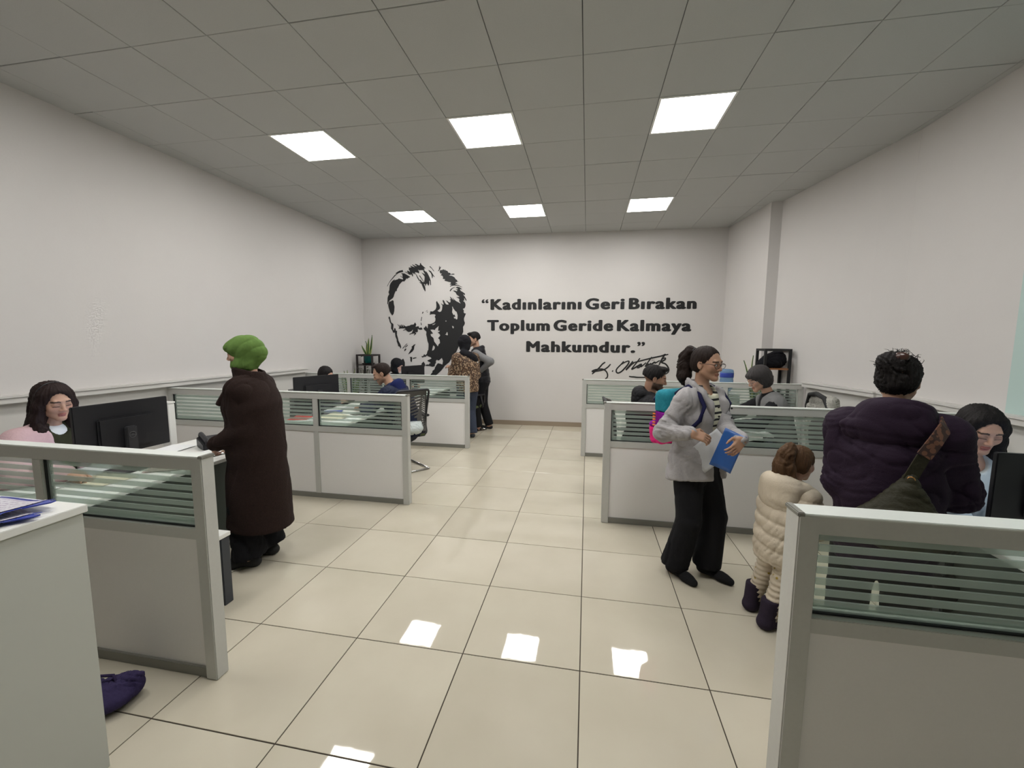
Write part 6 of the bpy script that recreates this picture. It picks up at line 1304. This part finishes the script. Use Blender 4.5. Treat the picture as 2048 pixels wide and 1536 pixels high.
# snake plant leaves
leafm = mat('snake_leaf_green', (.035, .09, .03), .4, noise=.3, nscale=30); leafe = mat('snake_leaf_edge', (.38, .42, .12), .45)
def leaf(parent, base, tip, w_, seed, bend=.03):
    b_, t_ = V3(base), V3(tip); r = random.Random(seed); sd = V3(r.uniform(-1, 1), r.uniform(-.4, .4), 0); d = t_ - b_; sd = sd - d * (sd @ d) / (d @ d); sd /= np.linalg.norm(sd); nn = np.cross(sd, d / np.linalg.norm(d))
    for nm, sc_, off, m_ in (('leaf', 1., 0, leafe), ('leaf_core', .62, .0012, leafm)):
        bm = bmesh.new(); N = 8; rows = []
        for i in range(N + 1):
            v = i / N; wv = w_ * sc_ * (math.sin(PI * min(v * .78 + .22, 1)) ** .8 + .02) * (1 if i < N else .05); c_ = b_ + d * v + nn * bend * math.sin(v * 2.5)
            rows.append([bm.verts.new(tuple(c_ - sd * wv / 2 + nn * .004)), bm.verts.new(tuple(c_ + nn * 0)), bm.verts.new(tuple(c_ + sd * wv / 2 + nn * .004))])
        for A, B in zip(rows, rows[1:]):
            for j in range(2): bm.faces.new((A[j], A[j + 1], B[j + 1], B[j]))
        bm.normal_update(); bmesh.ops.solidify(bm, geom=bm.faces[:], thickness=.003 + off * 1.6)
        if nm == 'leaf': L0 = bm_obj('leaf', bm, m_, parent, smooth=True)
        else: bm_obj('leaf_core', bm, m_, L0, smooth=True)
t = thing('potted_snake_plant', 'snake plant with yellow-edged leaves in a teal pot on the dark stand', 'plant', (-4.13, 7.25, 1.15))
teal = mat('teal_pot', (.015, .13, .12), .35)
bm = bmesh.new(); lathe(bm, [(.09, 0), (.115, .012), (.12, .022), (.09, .022)], 24); bm_obj('saucer', bm, M['dwood'], t, smooth=False)
bm = bmesh.new(); lathe(bm, [(.062, .022), (.085, .14), (.094, .16), (.094, .185), (.086, .185), (.084, .165)], 24); bm_obj('pot', bm, teal, t, smooth=True)
for i, (bx_, tx) in enumerate([((-.02, 0, .16), (-.115, -.02, .36)), ((0, .01, .16), (-.065, 0, .44)), ((.01, 0, .16), (.0, .02, .47)), ((.02, -.01, .16), (.075, .01, .56)), ((.03, 0, .16), (.095, -.02, .40)), ((0, -.02, .16), (.035, -.03, .50)), ((-.03, -.02, .16), (-.15, -.02, .12)), ((-.02, .02, .16), (-.02, .0, .40))]): leaf(t, bx_, tx, .042, i)
t = thing('potted_plant', 'low dark leafy plant on the lower part of the corner stand', 'plant', (-4.13, 7.12, .0))
bm = bmesh.new(); lathe(bm, [(.09, .355), (.11, .50), (.115, .55), (.10, .55)], 20); bm_obj('pot', bm, M['dwood'], t, smooth=True); r_ = random.Random(3)
lvm = mat('mixed_leaf', (.06, .07, .03), .5, noise=.5, nscale=20)
for i in range(46):
    a = r_.uniform(0, 2 * PI); z = r_.uniform(.62, 1.10); rr = r_.uniform(.03, .15)
    bm = bmesh.new(); c_ = Vector((math.cos(a) * rr, math.sin(a) * rr * .7, z)); d = Vector((math.cos(a), math.sin(a), r_.uniform(-.3, .5))) * r_.uniform(.05, .09); q = Vector((-d.y, d.x, 0)).normalized() * .02
    vs_ = [bm.verts.new(p) for p in (c_, c_ + d * .5 + q, c_ + d, c_ + d * .5 - q)]; bm.faces.new(vs_); bm.normal_update(); bmesh.ops.solidify(bm, geom=bm.faces[:], thickness=.002); bm_obj('leaf', bm, lvm, t)
bm = bmesh.new()
for i in range(8): a = i * .8; tube(bm, [(0, 0, .5), (math.cos(a) * .05, math.sin(a) * .04, .75), (math.cos(a) * .09, math.sin(a) * .07, 1.05)], .004, 5)
bm_obj('stem', bm, lvm, t)
t = thing('potted_plant', 'dark drooping leaves beside the corner stand, left of it', 'plant', (-4.18, 6.70, .0))
bm = bmesh.new(); lathe(bm, [(.11, 0), (.14, .25), (.15, .30), (.13, .30)], 20); bm_obj('pot', bm, M['dgrey'], t, smooth=True)
for i in range(9): a = i * .7; leaf(t, (0, 0, .28), (math.cos(a) * .16, math.sin(a) * .14, .95 + .17 * ((i * 7) % 5) / 5), .05, i + 20)
t = thing('potted_snake_plant', 'tall snake plant behind the grey-haired woman', 'plant', (2.23, 5.985, 0))
bm = bmesh.new(); lathe(bm, [(.10, .55), (.13, .76), (.14, .80), (.12, .80)], 20); bm_obj('pot', bm, M['white'], t, smooth=True)
bm = bmesh.new(); bx(bm, -.15, .15, -.15, .15, 0, .545); bm_obj('plinth', bm, M['blackm'], t)
for i, (bx_, tx) in enumerate([((-.02, 0, .78), (-.17, -.02, 1.37)), ((0, .01, .78), (-.02, 0, 1.44)), ((.03, 0, .78), (.10, .02, 1.28)), ((.04, -.02, .78), (.19, -.01, 1.24)), ((.05, 0, .78), (.24, .01, 1.17)), ((.0, -.03, .78), (.02, -.03, 1.2))]): leaf(t, bx_, tx, .05, i + 40)
# black bag on the shelf stand
s = SDF(); s.ell((0, 0, .09), (.155, .11, .11), None, .05); s.ell((.05, 0, .14), (.09, .09, .09), None, .05); s.ell((-.11, 0, .05), (.09, .09, .06), None, .05); s.plane((0, 0, .002), (0, 0, -1))
bg = thing('black_bag', 'black padded bag lying on the orange shelf', 'bag', (2.505, 6.14, 1.272)); sculpt('fabric', s, .009, cloth('black_padding', (.010, .010, .013), .2, 60), bg, disp=folds(.012, 1.4, 5, (1, 1, 1)))
bm = bmesh.new(); tube(bm, [(-.08, 0, .15), (-.03, 0, .19), (.05, 0, .235), (.10, 0, .20)], .008, 6); bm_obj('handle', bm, M['blackm'], bg, smooth=True)
for i, (x, w_) in enumerate([(2.43, .05), (2.49, .055), (2.56, .06)]):
    tag(box('file_binder', (x, x + w_ - .004, 6.02, 6.25, .602, .93), M['dgrey'] if i != 1 else M['grey'], None), ('left dark', 'middle grey', 'right dark')[i] + ' file binder under the orange shelf', 'binder', 'file binders under the orange shelf')
# water bottle on dispenser
t = thing('water_dispenser', 'water dispenser with a blue bottle against the back right wall', 'water dispenser', (1.90, 6.05, 0))
bm = bmesh.new(); bx(bm, -.14, .14, -.14, .14, 0, .92); bm_obj('cabinet', bm, M['white'], t, bevel=.01)
wb = glass_mat('blue_bottle', (.55, .72, .88), .08, 1.35, (.35, (.30, .45, .65)))
bm = bmesh.new(); lathe(bm, [(.03, .92), (.04, .94), (.075, .97), (.085, 1.0), (.085, 1.10), (.079, 1.115), (.085, 1.13), (.085, 1.21), (.078, 1.24), (.04, 1.25)], 24); bm_obj('bottle', bm, wb, t, smooth=True)
bm = bmesh.new(); lathe(bm, [(.0855, 1.135), (.0865, 1.14), (.0865, 1.19), (.0855, 1.195)], 24); bm_obj('label_band', bm, mat('blue_label', (.03, .06, .35), .4), t, smooth=True)
# fleece coat on the chair back
s = SDF(); s.box((0, 0, .18), (.235, .03, .30), None, .03, .02); s.box((0, -.03, .12), (.21, .05, .28), None, .04, .03); s.cone((-.20, 0, .40), (-.25, -.02, .05), .045, .05, .04); s.cone((.20, 0, .40), (.25, -.02, .05), .045, .05, .04); s.cone((-.2, 0, .45), (.2, 0, .45), .04, .04, .04)
ft = thing('fleece_coat', "pale fleece coat with black trim hung over the grey-haired woman's chair", 'coat', (2.275, 4.44, .62), math.radians(86))
sculpt('fleece', s, .008, cloth('cream_fleece', (.42, .41, .37), .25, 60, .8), ft, disp=lambda P: folds(.012, 2.4, 6, (1, 1, 1))(P))
bm = bmesh.new(); tube(bm, [(-.245, .012, .10), (-.235, .03, .35), (-.15, .05, .475), (0, .055, .50), (.15, .05, .475), (.235, .03, .35), (.245, .012, .10)], .022, 8); bm_obj('black_trim', bm, M['blackm'], ft, smooth=True)
# plastic bag and papers on the navy man's chair
s = SDF(); s.ell((0, 0, .07), (.13, .09, .075), None, .03); s.cone((-.05, 0, .1), (.10, .03, .13), .04, .02, .03)
bg = thing('plastic_bag', 'white crumpled plastic bag on the olive chair beside the man in navy', 'bag', (-2.05, 4.56, .485), .4); sculpt('bag_body', s, .006, mat('white_plastic', (.55, .60, .60), .35), bg, disp=folds(.016, 2.6, 7, (1, 1, 1)))
M['pinkfile'] = mat('dusty_pink_file', (.35, .12, .14), .6)
